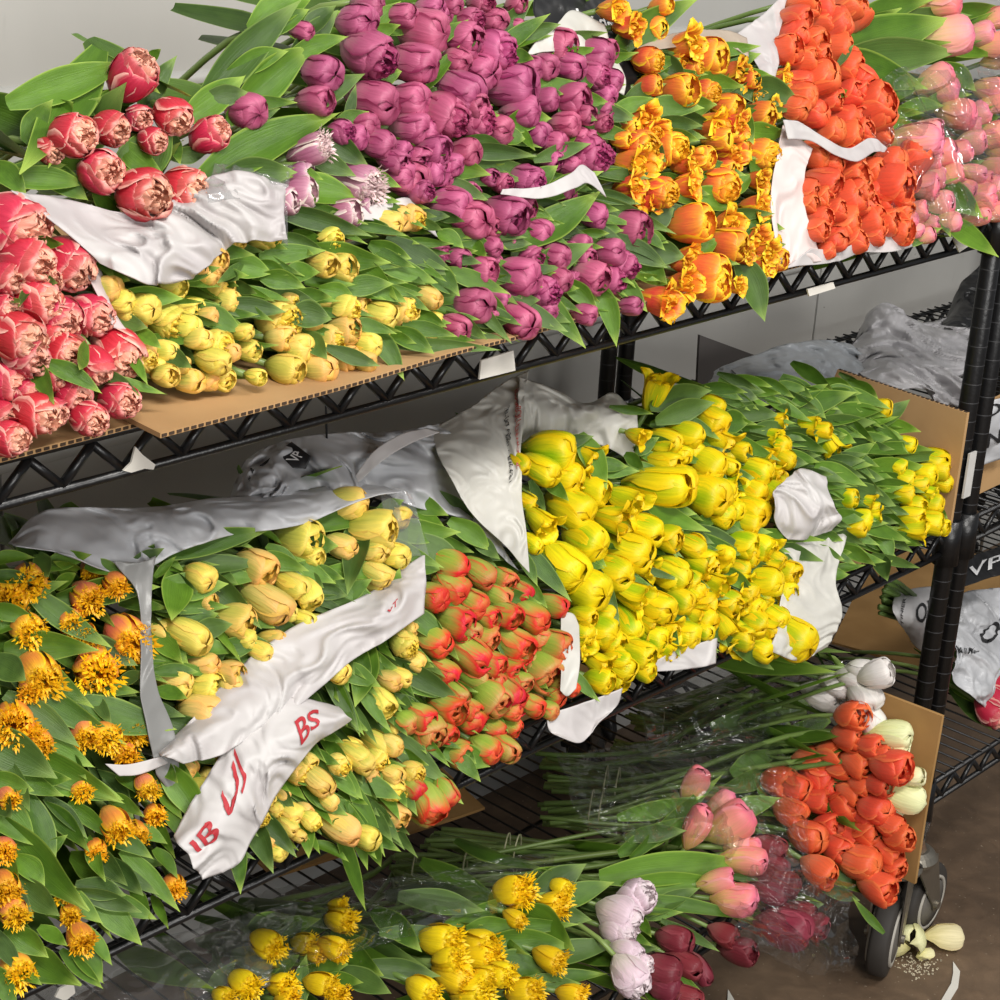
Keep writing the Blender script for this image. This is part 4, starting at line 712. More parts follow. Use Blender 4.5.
# extra tulips of the same bunches whose heads lie under the others: only their stems show
def hidden_mates(recs, n, tails, K, seed):
    for i in range(n):
        r0 = recs[(i*5+seed) % len(recs)]; r = dict(r0); off = M.T@np.array([-rnd.uniform(.04, .10), -rnd.uniform(.03, .06), .10]); base = r0['base']+off
        x, y, z = frame_from(r0['ax'], (0, 0, 1) if abs(r0['ax'][2]) < .9 else (1, 0, 0)); Mx = mat4(x, y, z, base)
        root = bpy.data.objects.new(r0['o'].name.split('.')[0], None); C.objects.link(root); root.matrix_world = Mx
        for k in ('category', 'group'): root[k] = r0['o'][k]
        root['label'] = f"{K} with buried head, only its long stem showing"; root['group'] = r0['o']['group']+', buried heads'
        r.update(o=root, base=base, inv=Mx.inverted()); long_stems([r], [tails[i % len(tails)]])
hidden_mates(B3, 22, [tC, tD, tB], 'orange tulip of the bottom bunch', 1); hidden_mates(B1, 12, [tA, tA, tB], 'white tulip of the bottom bunch', 2); hidden_mates(B4, 16, [tE, tF, tE], 'pink tulip of the bottom bunch', 3)
hand_leaves('''@640,760; 0 56 56 49 20; 0 42 30 28 12; 8 38 43 6 9; 4 62 42 60 13; 12 72 60 80 9; 0 38 22 35 10; 45 58 62 60 4; 0 26 32 18 10; 10 74 30 64 10; 18 84 40 96 6''', BOT, B4, dy=-.02)
hand_leaves('''@540,800; 0 48 21 33 17; 14 50 36 42 13; -4 60 19 74 22; 6 56 26 60 12; 0 80 40 72 14; 55 58 71 56 7; 44 66 56 73 6; 0 92 36 86 11; 50 60 56 70 6; 44 76 60 74 6; 55 96 62 104 6; 65 84 82 97 5; @380,800; 46 58 84 46 11; 70 62 99 62 9; 64 72 98 75 15; 50 64 70 62 11; 62 84 85 86 17; 76 42 98 33 18; 78 92 100 92 10; 44 90 62 92 10; 10 66 40 66 10; 2 60 20 76 14; 20 50 52 56 14; 0 84 30 88 12; @200,800; 28 68 46 56 15; 50 98 53 78 11; 56 82 74 82 15; 38 86 50 78 9; 28 88 41 83 11; 38 74 78 54 14; 74 88 96 98 14; 20 78 34 80 12; 8 90 18 80 9; 66 90 82 92 9; 76 76 92 88 14; 40 66 60 60 12''', BOT, B7, dy=-.012)
hand_leaves('''@740,660; 0 62 22 54 12; 0 76 20 70 12; 2 54 20 46 12; 20 60 50 42 12; 66 68 78 68 6; 70 38 90 39 5; 80 50 88 52 7; 80 62 88 66 6; 26 40 48 28 12; 0 30 40 20 14; 40 20 54 8 10; 36 102 50 90 8; @800,800; 20 40 44 50 10; 16 46 30 50 7; 0 54 12 52 6; 38 62 26 48 5''', BOT, B3, dy=-.0)
def band(px0, py0, px1, py1, z, lab):
    A, Bp = atz(px0, py0, z), atz(px1, py1, z); b = MB(); pts = []
    for k in range(15):
        t = PI*2*k/14; c_ = (A+Bp)/2; h = (A-Bp)/2; pts.append(c_+h*math.cos(t)+np.array([0, 0, .026])*math.sin(t)+np.array([.012, .01, 0])*math.sin(2*t)*.2)
    b.tube(pts, .0011, 6, cap=False); o = link('rubber_band', b.mesh('rubber_band', BAND, True), None, lab, 'rubber band', 'rubber bands round the stems')
band(664, 722, 662, 740, .335, 'pale rubber band, rearmost around the white tulips\' stems'); band(690, 732, 680, 748, .335, 'pale rubber band, second around the white tulips\' stems')
band(608, 776, 602, 800, .34, 'pale rubber band on the upper orange-tulip stems, nearest their cut ends'); band(620, 778, 614, 800, .34, 'pale rubber band on the upper orange-tulip stems, farther from the cut ends')
band(594, 800, 588, 822, .335, 'pale rubber band on the lower orange-tulip stems, nearest their cut ends'); band(604, 801, 598, 822, .335, 'pale rubber band on the lower orange-tulip stems, farther from the cut ends')
band(510, 845, 503, 862, .335, 'pale rubber band on the pink tulips\' upper stems, nearest the cut ends'); band(521, 847, 513, 862, .335, 'pale rubber band on the pink tulips\' upper stems, farther from the cut ends')
band(416, 868, 411, 886, .33, 'pale rubber band on the lowest stems near their cut ends'); band(467, 866, 462, 880, .33, 'pale rubber band on the lowest stems, mid length')
band(694, 748, 690, 765, .33, 'pale rubber band where the clear sleeve starts')

# ---- cardboard
def board(name, pts, th, mat, label, cat, flute=None, group=None, parent=None):
    """a sheet with thickness from four corners (world), plus a dark fluted edge along the first side"""
    p = [np.array(q, float) for q in pts]; n = unit(np.cross(p[1]-p[0], p[3]-p[0])); nx, ny = 14, 6; b = MB()
    for s in (0, 1):
        for j in range(ny+1):
            for i in range(nx+1):
                u, v = i/nx, j/ny; q = (p[0]*(1-u)+p[1]*u)*(1-v)+(p[3]*(1-u)+p[2]*u)*v
                w_ = noise.noise(Vector(q)*6)*.0035; b.v.append(q+n*(th*(s-.5)*1.0+w_))
    k = (nx+1)*(ny+1)
    for j in range(ny):
        for i in range(nx):
            a = j*(nx+1)+i; b.f.append((a, a+nx+1, a+nx+2, a+1)); b.f.append((k+a, k+a+1, k+a+nx+2, k+a+nx+1))
    for i in range(nx):
        b.f.append((i, i+1, k+i+1, k+i)); a = ny*(nx+1)+i; b.f.append((a, k+a, k+a+1, a+1))
    for j in range(ny):
        a = j*(nx+1); b.f.append((a, k+a, k+a+nx+1, a+nx+1)); a += nx; b.f.append((a, a+nx+1, k+a+nx+1, k+a))
    o = link(name, b.mesh(name, mat), parent, label, cat, group)
    if flute is not None:
        f = MB(); L = np.linalg.norm(p[1]-p[0]); m0 = int(L/.007); d = unit(p[1]-p[0]); out = -unit(np.cross(n, d))*1.0
        if out@(p[3]-p[0]) > 0: out = -out
        for i in range(m0):
            c = p[0]+d*(L*(i+.5)/m0)+out*.0004+n*noise.noise(Vector(p[0]+d*(L*(i+.5)/m0))*6)*.0035
            R3 = Matrix((d, out, n)).transposed(); f.box(c, (.0045, .0008, th*.55), R3)
        link('fluted_edge', f.mesh('fluted_edge', FLUTE), o)
    return o
zc = ZT+.005
board('cardboard_sheet', [(-1.83, -.028, zc), (-1.235, -.020, zc), (-1.235, .58, zc), (-1.83, .58, zc)], .004, CARD, 'cardboard sheet under the red double tulips on the top shelf', 'cardboard', 1)
board('cardboard_sheet', [aty(160, 419, -.062)*[1, 1, 0]+[0, 0, zc+.004], aty(520, 338, -.045)*[1, 1, 0]+[0, 0, zc+.004], (-.85, .58, zc+.004), (-1.30, .58, zc+.004)], .004, CARD, 'cardboard sheet jutting past the rail under the peach-yellow tulips', 'cardboard', 1)
board('cardboard_sheet', [(-.90, -.034, zc+.001), (-.015, -.034, zc+.001), (-.015, .58, zc+.001), (-.90, .58, zc+.001)], .004, CARD, 'long cardboard sheet under the orange tulips on the top shelf', 'cardboard', 1)
# tray on the middle shelf and flap on the bottom one
t = thing('cardboard_tray', 'open brown cardboard tray around the leafy small yellow tulips', 'box', (-.02, 0, ZM))
def lp(t, pts): return [np.array(q)-np.array(t.location) for q in pts]
board('side', lp(t, [(-.022, -.012, .862), (-.022, .19, .87), (-.022, .23, .707), (-.022, -.012, .707)]), .006, CARD, None, None, 1, parent=t)
board('base', lp(t, [(-.36, -.012, .707), (-.022, -.012, .707), (-.022, .25, .707), (-.36, .25, .707)]), .004, CARD, None, None, 1, parent=t)
q0 = atz(915, 884, ZB+.006); xq = q0[0]
qa, qb = atx(943, 716, xq), atx(876, 690, xq)
board('cardboard_flap', [q0, qa, qb, (xq, qb[1], q0[2])], .005, CARDD, 'tall brown cardboard flap standing beside the cream-green tulips', 'cardboard')
board('cardboard_sheet', PZ((832, 642, ZB+.009), (922, 668, ZB+.009))[:1]+[atz(922, 668, ZB+.009)]+[atz(1040, 560, ZB+.009), atz(880, 545, ZB+.009)], .004, CARDD, 'brown cardboard lying under the lettered bag behind the post', 'cardboard')
board('cardboard_sheet', [(-.42, .50, .42), (.0, .52, .44), (.0, .5, .292), (-.42, .5, .292)], .004, CARDD, 'brown cardboard standing behind the white tulips\' stems', 'cardboard')
board('cardboard_sheet', [(-.82, .42, .293), (-.50, .36, .294), (-.45, .55, .294), (-.8, .56, .293)], .004, CARDD, 'stained brown cardboard beneath the pink tulips\' cut stems', 'cardboard')
board('display_board', [aty(700, 335, .5), aty(762, 358, .5), aty(762, 420, .5), aty(694, 420, .5)], .004, flat('dark_grey_board', (84, 80, 78), .7), 'dark grey board leaning on the wall behind the pale plastic bag', 'board')

# ---- wrapping papers and films
def FP(plane, off, *pts): return [(lambda q: q+unit(CAM-q)*off)(face(a, b, *plane)) for a, b in pts]
PAP = 'wrapping papers on the shelves'
sheet('wrapping_paper', [FP(TOP, .0, (14, 202), (80, 200), (130, 206), (180, 200), (235, 182), (292, 192)), FP(TOP, .02, (50, 222), (105, 228), (150, 214), (190, 216), (240, 205), (288, 214)), FP(TOP, .035, (85, 248), (120, 252), (150, 246), (190, 248), (232, 226), (290, 230)), FP(TOP, .03, (98, 262), (125, 276), (150, 284), (192, 276), (222, 246), (292, 242))],
      WHITE, 'crumpled white wrapping paper under the loose red double tulips', 'wrapping paper', .030, 2, 60, 34)
sheet('wrapping_paper', [FP(TOP, .0, (66, 236), (84, 240), (98, 264)), FP(TOP, .012, (92, 284), (100, 288), (112, 306)), FP(TOP, .01, (114, 328), (120, 330), (130, 334))], paper('pinkish_paper', (196, 180, 178), .15), 'pinkish paper edge beside the pile of red double tulips', 'wrapping paper', .006, 3, 20, 26)
sheet('wrapping_paper', [FP(TOP, .035, (502, 190), (540, 187), (570, 174), (582, 166), (594, 174)), FP(TOP, .035, (500, 195), (540, 199), (575, 188), (588, 184), (606, 198))], WHITE, 'twisted white strip of paper across the purple tulips', 'wrapping paper', .008, 4, 40, 8)
sheet('wrapping_paper', [FP(TOP, -.0, (556, 28), (574, 10), (604, 22)), FP(TOP, -.0, (528, 54), (578, 36), (616, 56)), FP(TOP, .0, (560, 56), (600, 62), (624, 78)), FP(TOP, .0, (600, 84), (614, 90), (624, 94))], SLEEVE, 'white paper sleeve standing behind the purple tulips\' upper edge', 'wrapping paper', .01, 5, 30, 20)
o, S = sheet('printed_bag', [FP(TOP, -.05, (534, -10), (570, -12), (610, -10)), FP(TOP, -.04, (540, 22), (580, 20), (616, 30)), FP(TOP, -.02, (600, 50), (622, 50), (640, 52)), FP(TOP, -.02, (616, 95), (630, 96), (640, 96))], BLACKP, 'black bag with thin white script between purple and orange-yellow bunches', 'bag', .006, 6, 30, 24)
text_on('lettering', S, 'Ly ds', .5, .36, (.45, .02), (0, -.2), INKW, o)
sheet('wrapping_paper', [FP(TOP, .0, (636, 48), (670, 35), (720, 29), (746, 38)), FP(TOP, .012, (640, 52), (680, 46), (722, 42), (748, 56))], paper('beige_paper', (172, 158, 142), .1), 'beige rolled paper rim above the orange-yellow tulips', 'wrapping paper', .005, 7, 34, 8)
sheet('wrapping_paper', [FP(TOP, -.01, (740, 30), (764, 10), (790, -8)), FP(TOP, .0, (748, 46), (768, 30), (784, 12)), FP(TOP, .01, (756, 60), (770, 52), (777, 40)), FP(TOP, .01, (768, 78), (776, 80), (779, 62))], WHITE, 'white paper collar above the flamed bunch, beside the orange tulips', 'wrapping paper', .012, 8, 26, 26)
sheet('wrapping_paper', [FP(TOP, .02, (782, 126), (800, 140), (812, 150)), FP(TOP, .025, (776, 165), (794, 168), (806, 172)), FP(TOP, .02, (770, 205), (790, 212), (808, 216)), FP(TOP, .01, (774, 240), (795, 246), (815, 242)), FP(TOP, .0, (770, 264), (800, 266), (822, 262))], paper('pale_pink_paper', (226, 212, 208), .2), 'broad pinkish-white paper wall between orange-yellow and orange tulips', 'wrapping paper', .012, 9, 30, 44)
sheet('wrapping_paper', [FP(TOP, .05, (783, 121), (800, 124), (825, 138), (848, 148), (870, 139), (887, 149)), FP(TOP, .045, (788, 140), (812, 142), (835, 155), (855, 161), (872, 153), (884, 153))], WHITE, 'wavy white paper rim dividing the upper and lower orange tulips', 'wrapping paper', .008, 10, 44, 8)
sheet('wrapping_paper', [FP(TOP, .01, (812, 250), (840, 250), (860, 242), (885, 238), (910, 220)), FP(TOP, .0, (786, 270), (830, 264), (860, 254), (890, 252), (914, 246))], WHITE, 'frilled white paper hem under the orange tulips at the cardboard edge', 'wrapping paper', .012, 11, 44, 12)
sheet('wrapping_paper', [FP(TOP, .0, (345, 211), (380, 205), (410, 200), (434, 226)), FP(TOP, .0, (356, 219), (385, 222), (415, 224), (438, 238))], WHITE, 'small white paper corner between mauve and peach-yellow tulips', 'wrapping paper', .006, 12, 24, 8)
DF = 'grey wrap of the middle shelf'
sheet('grey_wrap', [FP(MID, -.03, (8, 540), (40, 510), (85, 504), (160, 508), (215, 500), (300, 492), (384, 486)), FP(MID, -.0, (16, 544), (60, 534), (110, 526), (170, 518), (230, 510), (310, 502), (396, 490)), FP(MID, .02, (70, 552), (112, 566), (150, 562), (190, 546), (240, 532), (312, 518), (402, 494))], GREY, 'long grey plastic wrap folded over the papered peach-yellow bunch', 'plastic wrap', .022, 13, 70, 20)
sheet('grey_wrap', [FP(MID, .02, (112, 560), (140, 562), (156, 556)), FP(MID, .02, (136, 592), (146, 592), (152, 592)), FP(MID, .02, (141, 640), (147, 640), (152, 640)), FP(MID, .02, (141, 690), (150, 690), (159, 690)), FP(MID, .015, (146, 722), (160, 726), (176, 738)), FP(MID, .0, (156, 775), (168, 790), (180, 800))], DARKG, 'narrow grey film hanging between the fringed and the peach-yellow tulips', 'plastic wrap', .006, 14, 14, 50)
sheet('wrapping_paper', [FP(MID, .012, (106, 764), (130, 764), (160, 756)), FP(MID, .01, (120, 776), (140, 774), (168, 762))], WHITE2, 'little white paper edge among the fringed tulips', 'wrapping paper', .004, 15, 18, 6)
o, S = sheet('wrapping_paper', [FP(MID, .01, (160, 752), (198, 708), (238, 668), (278, 638), (330, 606), (380, 582), (424, 556)), FP(MID, .042, (168, 754), (206, 728), (248, 700), (288, 684), (336, 646), (382, 606), (426, 580)), FP(MID, .034, (186, 760), (220, 750), (258, 730), (300, 712), (346, 672), (388, 638), (424, 612))], WHITE2, 'white wrapping paper beneath the long-leaved peach-yellow bunch', 'wrapping paper', .02, 16, 70, 22)
text_on('lettering', S, 'vT', .84, .62, (.05, .0), (.0, -.16), INKR, o)
o, S = sheet('wrapping_paper', [FP(MID, .02, (172, 836), (198, 788), (230, 738), (260, 708), (294, 696), (336, 704)), FP(MID, .045, (186, 856), (220, 824), (252, 780), (282, 756), (308, 730), (342, 712)), FP(MID, .03, (204, 878), (236, 862), (252, 832), (286, 790), (312, 748), (348, 716))], WHITE2, 'white wrapping paper with red capital letters over the mixed peach row', 'wrapping paper', .018, 17, 60, 22)
text_on('lettering', S, 'IB', .02, .55, (.16, .0), (.0, -.34), INKR, o); text_on('lettering', S, 'UJ', .22, .52, (.15, -.16), (.03, -.34), INKR, o); text_on('lettering', S, 'BS', .70, .62, (.16, -.10), (.03, -.44), INKR, o)
o, S = sheet('plastic_bag', [FP(MID, -.09, (232, 500), (250, 466), (292, 444), (340, 436), (392, 430), (446, 420)), FP(MID, -.05, (240, 500), (268, 482), (306, 466), (350, 462), (404, 446), (458, 446)), FP(MID, -.03, (258, 502), (300, 492), (340, 488), (380, 482), (432, 482), (480, 500)), FP(MID, -.03, (300, 506), (340, 500), (380, 492), (420, 512), (456, 514), (492, 520))], GREY, 'crumpled grey plastic bag behind the papered peach-yellow bunch', 'bag', .035, 18, 70, 40)
o2, S2 = sheet('printed_patch', [[S(.22, .18)+unit(CAM-S(.22, .18))*.008, S(.40, .06)+unit(CAM-S(.40, .06))*.008], [S(.34, .48)+unit(CAM-S(.34, .48))*.008, S(.42, .34)+unit(CAM-S(.42, .34))*.008]], INKB, None, None, .004, 19, 12, 12, parent=o)
text_on('lettering', S2, 'VP', .3, .75, (.5, 0), (0, -.5), INKW, o)
text_on('lettering', S, 's a', .10, .24, (.08, -.06), (.02, -.10), INKB, o)
sheet('wrapping_paper', [FP(MID, -.02, (350, 482), (372, 452), (400, 434), (426, 428)), FP(MID, -.015, (354, 486), (380, 462), (408, 444), (440, 432))], WHITE2, 'bright white paper fold on the crumpled grey bag', 'wrapping paper', .004, 20, 24, 6)
o, S = sheet('paper_sleeve', [FP(MID, -.08, (428, 430), (464, 408), (500, 384), (530, 370)), FP(MID, -.03, (440, 456), (474, 442), (504, 424), (524, 404)), FP(MID, .0, (454, 486), (482, 482), (508, 474), (521, 458)), FP(MID, .02, (474, 514), (498, 524), (514, 528), (525, 520)), FP(MID, .03, (518, 560), (522, 564), (526, 568), (529, 571))], SLEEVE, 'grey-white paper sleeve with a red printed line at the yellow heap\'s corner', 'wrapping paper', .014, 21, 50, 60)
text_on('lettering', S, 'BLOEMBOLLENWORLIE', .84, .10, (.04, .42), (.10, .0), INKP, o)
text_on('lettering', S, 'TEL UIT ABBEL 02235-6251', .70, .16, (-.02, .38), (.065, .0), INKB, o)
sheet('paper_sleeve', [FP(MID, -.07, (518, 376), (548, 384), (586, 398), (612, 388), (634, 408)), FP(MID, -.03, (519, 400), (556, 408), (596, 412), (636, 424)), FP(MID, -.05, (516, 440), (556, 440), (598, 446), (636, 470))], SLEEVE, 'grey-white paper sleeve opened behind the first yellow tulips', 'wrapping paper', .02, 22, 44, 30)
sheet('grey_wrap', [FP(MID, -.02, (470, 518), (482, 520), (494, 528)), FP(MID, .0, (478, 534), (492, 540), (506, 552)), FP(MID, .0, (498, 552), (508, 562), (520, 570))], GREY, 'small grey wrap curl below the printed paper sleeve', 'plastic wrap', .01, 23, 20, 20)
sheet('clear_sleeve', [FP(MID, .01, (380, 492), (398, 488), (412, 494)), FP(MID, .02, (386, 522), (406, 520), (420, 520)), FP(MID, .015, (398, 560), (416, 556), (429, 556))], FILM2, 'cloudy clear sleeve at the end of the papered bunch', 'clear film', .006, 24, 20, 24, th=.0002)
sheet('wrapping_paper', [FP(MID, .02, (560, 612), (572, 614), (578, 626)), FP(MID, .025, (562, 650), (572, 650), (580, 662)), FP(MID, .02, (560, 692), (568, 698), (577, 690))], SLEEVE, 'narrow grey-white paper wall between red-green and yellow tulips', 'wrapping paper', .008, 25, 14, 30)
sheet('wrapping_paper', [FP(MID, .01, (548, 714), (578, 706), (600, 698), (622, 688)), FP(MID, .0, (550, 730), (576, 730), (598, 716), (616, 706)), PV((560, 736, -.05), (578, 742, -.05), (590, 736, -.05), (600, 722, -.05))], WHITE2, 'torn white paper hem at the rail under the red-green tulips', 'wrapping paper', .010, 26, 30, 14)
sheet('wrapping_paper', [FP(MID, .01, (652, 664), (682, 648), (716, 638)), FP(MID, .0, (648, 673), (685, 670), (715, 664))], WHITE2, 'white paper flap under the lowest yellow tulips', 'wrapping paper', .008, 27, 24, 10)
sheet('wrapping_paper', [FP(MID, .03, (782, 480), (804, 470), (826, 477)), FP(MID, .06, (776, 500), (806, 498), (834, 506)), FP(MID, .05, (778, 520), (802, 524), (844, 520)), FP(MID, .02, (788, 539), (810, 537), (832, 532))], WHITE2, 'crumpled white paper knob beside the yellow heap', 'wrapping paper', .022, 28, 40, 36)
sheet('wrapping_paper', [FP(MID, .0, (776, 538), (818, 536), (847, 532)), FP(MID, .012, (782, 574), (816, 572), (837, 580)), FP(MID, .012, (780, 612), (812, 622), (840, 616)), FP(MID, .01, (764, 652), (798, 662), (832, 646))], SLEEVE, 'large white paper sheet standing at the end of the yellow heap', 'wrapping paper', .016, 29, 40, 44)
# bags behind the tray
o, S = sheet('plastic_bag', [P(.36, (712, 372), (756, 350), (820, 341), (858, 352)), P(.28, (708, 390), (760, 374), (820, 366), (868, 372)), P(.22, (716, 410), (760, 404), (820, 396), (870, 392))], paper('pale_blue_plastic', (176, 180, 184), .2, .3), 'pale translucent plastic bag behind the leafy yellow tulips', 'bag', .03, 30, 50, 30)
text_on('lettering', S, 'TIUI', .06, .55, (.12, -.32), (.03, .16), INKB, o)
sheet('plastic_bag', [P(.42, (850, 346), (882, 306), (920, 316), (975, 318)), P(.30, (856, 362), (895, 342), (936, 346), (978, 340)), P(.22, (868, 384), (900, 368), (940, 374), (974, 364)), P(.16, (890, 396), (926, 396), (952, 402), (966, 400))], paper('silvery_plastic', (188, 186, 188), .2, .28), 'big crumpled silvery plastic bag beside the post, above the tray', 'bag', .045, 31, 56, 46)
sheet('black_bag', [P(.45, (944, 318), (962, 284), (992, 258)), P(.40, (944, 324), (966, 306), (992, 290)), P(.36, (946, 328), (968, 326), (992, 322))], BLACKP, 'black plastic bag slumped on the next unit behind the post', 'bag', .02, 32, 26, 22)
t = thing('wrapped_bunch', 'white bag with big black capitals around green cut stems, behind the post', 'flowers', tuple(atz(900, 612, ZB+.02)))
inv = np.array(t.location)
L_ = lambda rows: [[q-inv for q in r] for r in rows]
o, S = sheet('bag', L_([P(.10, (896, 594), (914, 588), (938, 586)), P(.06, (892, 606), (916, 606), (938, 606)), P(.05, (896, 618), (916, 626), (936, 630)), P(.08, (910, 640), (922, 652), (934, 662))]), paper('white_plastic', (200, 198, 198), .15, .35), None, None, .008, 33, 30, 30, parent=t)
def S_loc(S): return lambda u, v: S(u, v)
_cam = CAM.copy(); CAM = CAM-inv
text_on('lettering', S, 'OR', .45, .62, (.5, -.12), (-.02, -.42), INKB, o); text_on('lettering', S, 'TINIER', .14, .75, (.14, -.55), (-.08, -.02), INKB, o)
CAM = _cam
b = MB()
for i in range(22):
    y = 578+i*1.75; q = rnd.uniform(.0, .05); A = aty(876+rnd.uniform(0, 8)+abs(i-14)*.6, y, .07+q); Bp = aty(915, 596+i*1.5, .08+q); b.tube([A-inv, (A*.6+Bp*.4)-inv+[0, 0, .002], Bp-inv], .0034, 6)
link('stems', b.mesh('stems', STEM, True), t)
o, S = sheet('plastic_bag', [P(.16, (948, 604), (972, 590), (1012, 586)), P(.08, (952, 640), (980, 636), (1012, 636)), P(.04, (956, 672), (982, 672), (1012, 680)), P(.03, (970, 694), (990, 714), (1014, 724))], GREY, 'grey plastic bag with black lettering on the next unit\'s bottom shelf', 'bag', .03, 34, 40, 40)
text_on('lettering', S, 'OR', .55, .40, (.45, -.12), (.04, -.2), INKB, o); text_on('lettering', S, 'Tom to Mor', .0, .48, (.42, .02), (.02, -.08), INKB, o)
o, S = sheet('printed_bag', [P(.12, (960, 560), (985, 552), (1012, 542)), P(.08, (958, 590), (985, 580), (1012, 572))], BLACKP, 'dark green printed bag above the grey lettered one', 'bag', .008, 36, 20, 12)
text_on('lettering', S, 'VP', .2, .8, (.6, -.1), (0, -.6), INKW, o)
BR = (.02, ZB+.02, 1.2)
bunch('red', '@980,640; 8 30 13; 10 24 12; 5 36 10', (-.0, ZB+.02, .8), 'the bunch in the grey lettered bag', 'red tulips in the grey lettered bag', a=40, t=.5, nl=2, lw=.03, ll=.1)
# box on next unit's middle shelf
t = thing('cardboard_box', 'white-edged cardboard box on the next unit beside the post', 'box', (.10, .0, ZM)); 
bx0 = np.array(t.location)
board('side', lp(t, [aty(958, 416, .03), aty(1030, 380, .03), aty(1030, 470, .03), aty(948, 508, .03)]), .004, CARD, None, None, None, parent=t)
board('white_edge', lp(t, [aty(956, 416, .022), aty(963, 414, .022), aty(953, 506, .022), aty(946, 508, .022)]), .004, TAPE, None, None, None, parent=t)
o, S = sheet('printed_bag', [P(.015, (966, 412), (985, 404), (1010, 396)), P(.01, (964, 440), (985, 430), (1010, 424)), P(.012, (962, 476), (985, 464), (1010, 456))], GREY, 'black-and-white printed bag hanging over the white-edged box', 'bag', .008, 37, 20, 20)
text_on('lettering', S, 'SO', .1, .35, (.7, -.08), (0, -.3), INKB, o); text_on('lettering', S, 'ON', .1, .82, (.7, -.08), (0, -.28), INKB, o)

# clear films
CF = 'clear film'
sheet('clear_film', [FP(TOP, .0, (208, 158), (240, 160), (292, 166)), FP(TOP, .02, (204, 182), (245, 186), (290, 190)), FP(TOP, .03, (208, 204), (245, 200), (288, 240))], FILM2, 'cloudy clear film poking out above the white paper', CF, .02, 40, 24, 24, th=.0002)
sheet('clear_film', [FP(TOP, .02, (872, 84), (910, 68), (960, 72), (1010, 50)), FP(TOP, .04, (876, 120), (915, 110), (960, 110), (1010, 100)), FP(TOP, .04, (884, 170), (920, 165), (965, 165), (1010, 150)), FP(TOP, .02, (900, 240), (930, 236), (970, 228), (1010, 216))], FILM, 'clear film over the pink bunch on the top shelf', CF, .03, 41, 50, 50, th=.0002)
sheet('clear_film', [FP(BOT, .0, (640, 694), (700, 672), (780, 664), (850, 664), (892, 676)), FP(BOT, .05, (640, 720), (700, 712), (780, 704), (830, 700), (860, 710)), FP(BOT, .03, (650, 760), (710, 752), (790, 732), (830, 722), (852, 722))], FILM, 'clear film sleeve around the white tulips\' leaves', CF, .03, 42, 60, 34, th=.0002)
sheet('clear_film', [FP(BOT, .0, (560, 754), (650, 742), (740, 724), (840, 706)), FP(BOT, .05, (566, 786), (650, 780), (740, 770), (800, 790)), FP(BOT, .06, (580, 822), (670, 820), (750, 830), (810, 880)), FP(BOT, .03, (640, 844), (700, 842), (760, 880), (800, 920))], FILM, 'clear film sleeve around the bottom orange bunch', CF, .035, 43, 70, 50, th=.0002)
sheet('clear_film', [FP(BOT, .05, (744, 868), (790, 872), (852, 884)), FP(BOT, .05, (740, 900), (796, 910), (852, 920)), PV((736, 930, -.14), (796, 945, -.16), (850, 950, -.15)), PV((744, 948, -.15), (800, 970, -.17), (848, 970, -.15))], FILM, 'crumpled clear film hanging at the shelf edge beside the wheel', CF, .035, 44, 50, 50, th=.0002)
sheet('clear_film', [FP(BOT, .0, (870, 830), (900, 818), (930, 822)), FP(BOT, .05, (868, 856), (896, 846), (922, 846))], FILM, 'clear film edge by the cardboard flap', CF, .012, 45, 24, 14, th=.0002)
sheet('clear_film', [FP(BOT, -.02, (200, 920), (300, 884), (400, 874), (560, 852)), FP(BOT, .03, (210, 950), (310, 924), (420, 910), (540, 880)), FP(BOT, .03, (230, 985), (330, 960), (430, 930), (520, 900))], FILM, 'clear film sleeve over the yellow fringed tulips\' stems', CF, .03, 46, 60, 34, th=.0002)
sheet('clear_film', [FP(BOT, -.0, (20, 1000), (110, 950), (220, 920), (300, 905)), FP(BOT, .02, (30, 1020), (120, 985), (220, 956), (280, 940)), FP(BOT, .02, (60, 1040), (150, 1020), (230, 1000), (270, 985))], FILM2, 'cloudy clear film sleeve lying below the fringed pile', CF, .02, 47, 50, 24, th=.0002)

# ---- small things
def scrap(name, pts, th, mat, label, cat, lift=.0):
    b = MB(); k = len(pts); p = [np.array(q) for q in pts]; n = unit(np.cross(p[1]-p[0], p[2]-p[0])); n = n if n@(CAM-p[0]) > 0 else -n
    for s in (0, 1):
        for q in p: b.v.append(q+n*th*s)
    b.f = [tuple(range(k))[::-1], tuple(range(k, 2*k))]+[(i, (i+1) % k, k+(i+1) % k, k+i) for i in range(k)]
    return link(name, b.mesh(name, mat), None, label, cat)
scrap('tape_strip', P(-.007, (480, 360), (512, 350), (514, 370), (478, 379)), .002, TAPE, 'cream tape strip stuck on the top shelf rail above the printed sleeve', 'tape')
scrap('torn_paper', P(-.007, (134, 446), (141, 454), (154, 464), (152, 469), (143, 468), (130, 472), (122, 470), (130, 462)), .002, TAPE, 'torn white paper scrap caught in the top shelf rail', 'paper scrap')
scrap('tape_strip', P(-.007, (806, 289), (832, 282), (834, 288), (808, 296)), .002, TAPE, 'small white tape on the rail below the orange tulips', 'tape')
scrap('tape_strip', P(-.007, (952, 238), (970, 232), (976, 240), (958, 252)), .002, TAPE, 'grey-white tape at the rail end near the post', 'tape')
o = scrap('price_label', [(-.013, -.016, .805), (.005, -.016, .805), (.005, -.016, .742), (-.013, -.016, .742)], .003, flat('label_card', (196, 194, 190), .6, ns=.12, nscale=90), 'narrow grey-white price label clipped to the post', 'label')
scrap('torn_paper', P(-.008, (58, 988), (72, 980), (74, 992), (64, 1000), (54, 996)), .002, TAPE, 'pinkish paper scrap on the middle shelf rail below the fringed pile', 'paper scrap')
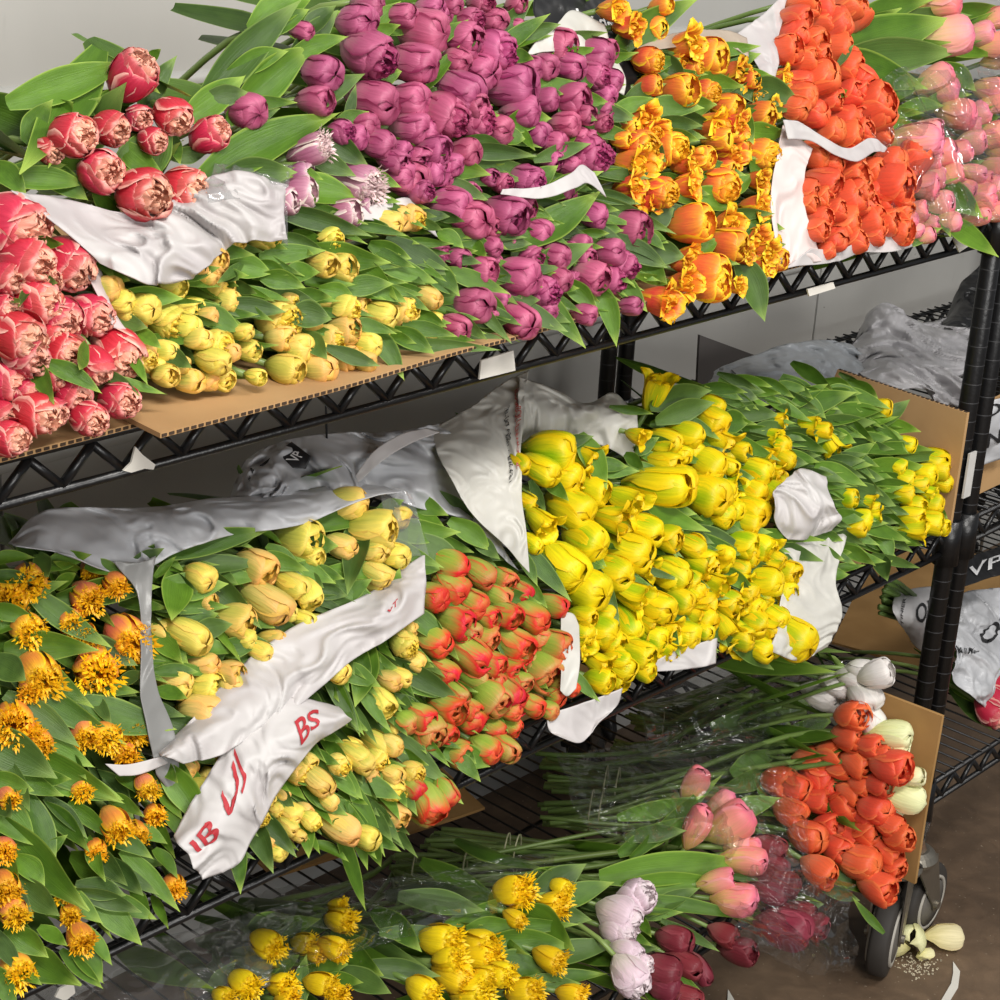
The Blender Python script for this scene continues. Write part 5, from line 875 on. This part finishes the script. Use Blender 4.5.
b = MB(); b.tube([aty(325, 384, .2), aty(326, 410, .2), aty(327, 446, .2)], .0012, 6); link('cord', b.mesh('cord', BLACKP, True), None, 'thin black cord hanging down behind the top shelf rail', 'cord')
zf = .001
scrap('paper_strip', PZ((953, 962, zf), (960, 972, zf), (958, 988, zf), (950, 1001, zf), (941, 1001, zf), (951, 984, zf), (953, 974, zf)), .0012, TAPE, 'white paper strip on the floor below the wheels', 'paper scrap')
scrap('paper_strip', PZ((728, 990, zf), (734, 1000, zf), (736, 1006, zf), (727, 1006, zf)), .0012, TAPE, 'tip of a white paper strip on the floor below the burgundy tulips', 'paper scrap')
scrap('paper_scrap', PZ((932, 942, zf), (940, 938, zf), (947, 943, zf), (940, 946, zf)), .002, flat('cream_bit', (226, 214, 180), .7), 'small cream petal bit on the floor, apart from the crushed petals', 'petal')
def fallen(px, py, sz, lab, seed):
    B, zm = bloom_mesh('egg', seed); n = len(B['v'])*1//3; fs = [f for f in B['f'] if max(f) < n]; me = mesh_from('fallen_petal', B['v'][:n], fs, CREAMF, True, B['u'][:n], B['l'][:n])
    o = link('fallen_petal', me, None, lab, 'petal', 'crushed cream petals by the wheel'); o.scale = (sz, sz, sz); q = atz(px, py, .004); o.location = tuple(q+[0, 0, sz*.28]); o.rotation_euler = (1.35+rnd.uniform(-.3, .3), rnd.uniform(-.4, .4), rnd.uniform(0, 6))
CREAMF = petal_mat('crushed_cream_petal', (226, 220, 150), (236, 230, 176), (240, 234, 190), (232, 214, 150), .4, (226, 216, 140), var=.05)
fallen(921, 944, .044, 'round cream fallen tulip head, largest piece by the wheel', 1); fallen(912, 940, .044, 'cream fallen petal closest to the wheel rim', 2); fallen(909, 953, .036, 'torn cream petal in front of the wheel', 3); fallen(916, 960, .02, 'smallest cream petal piece below the fallen head', 4)
b = MB()
for i in range(150):
    a = rnd.gauss(0, 1); c_ = rnd.gauss(0, 1); q = atz(918+a*10, 964+c_*7, .0008); s = rnd.uniform(.0008, .0028); b.box(q, (s, s*rnd.uniform(.5, 1.5), .0008), Matrix.Rotation(rnd.uniform(0, 3), 3, 'Z'))
link('crumbs', b.mesh('crumbs', flat('pale_powder', (206, 194, 168), .8)), None, 'pale crushed petal crumbs scattered on the floor by the wheel', 'crumbs', kind='stuff')
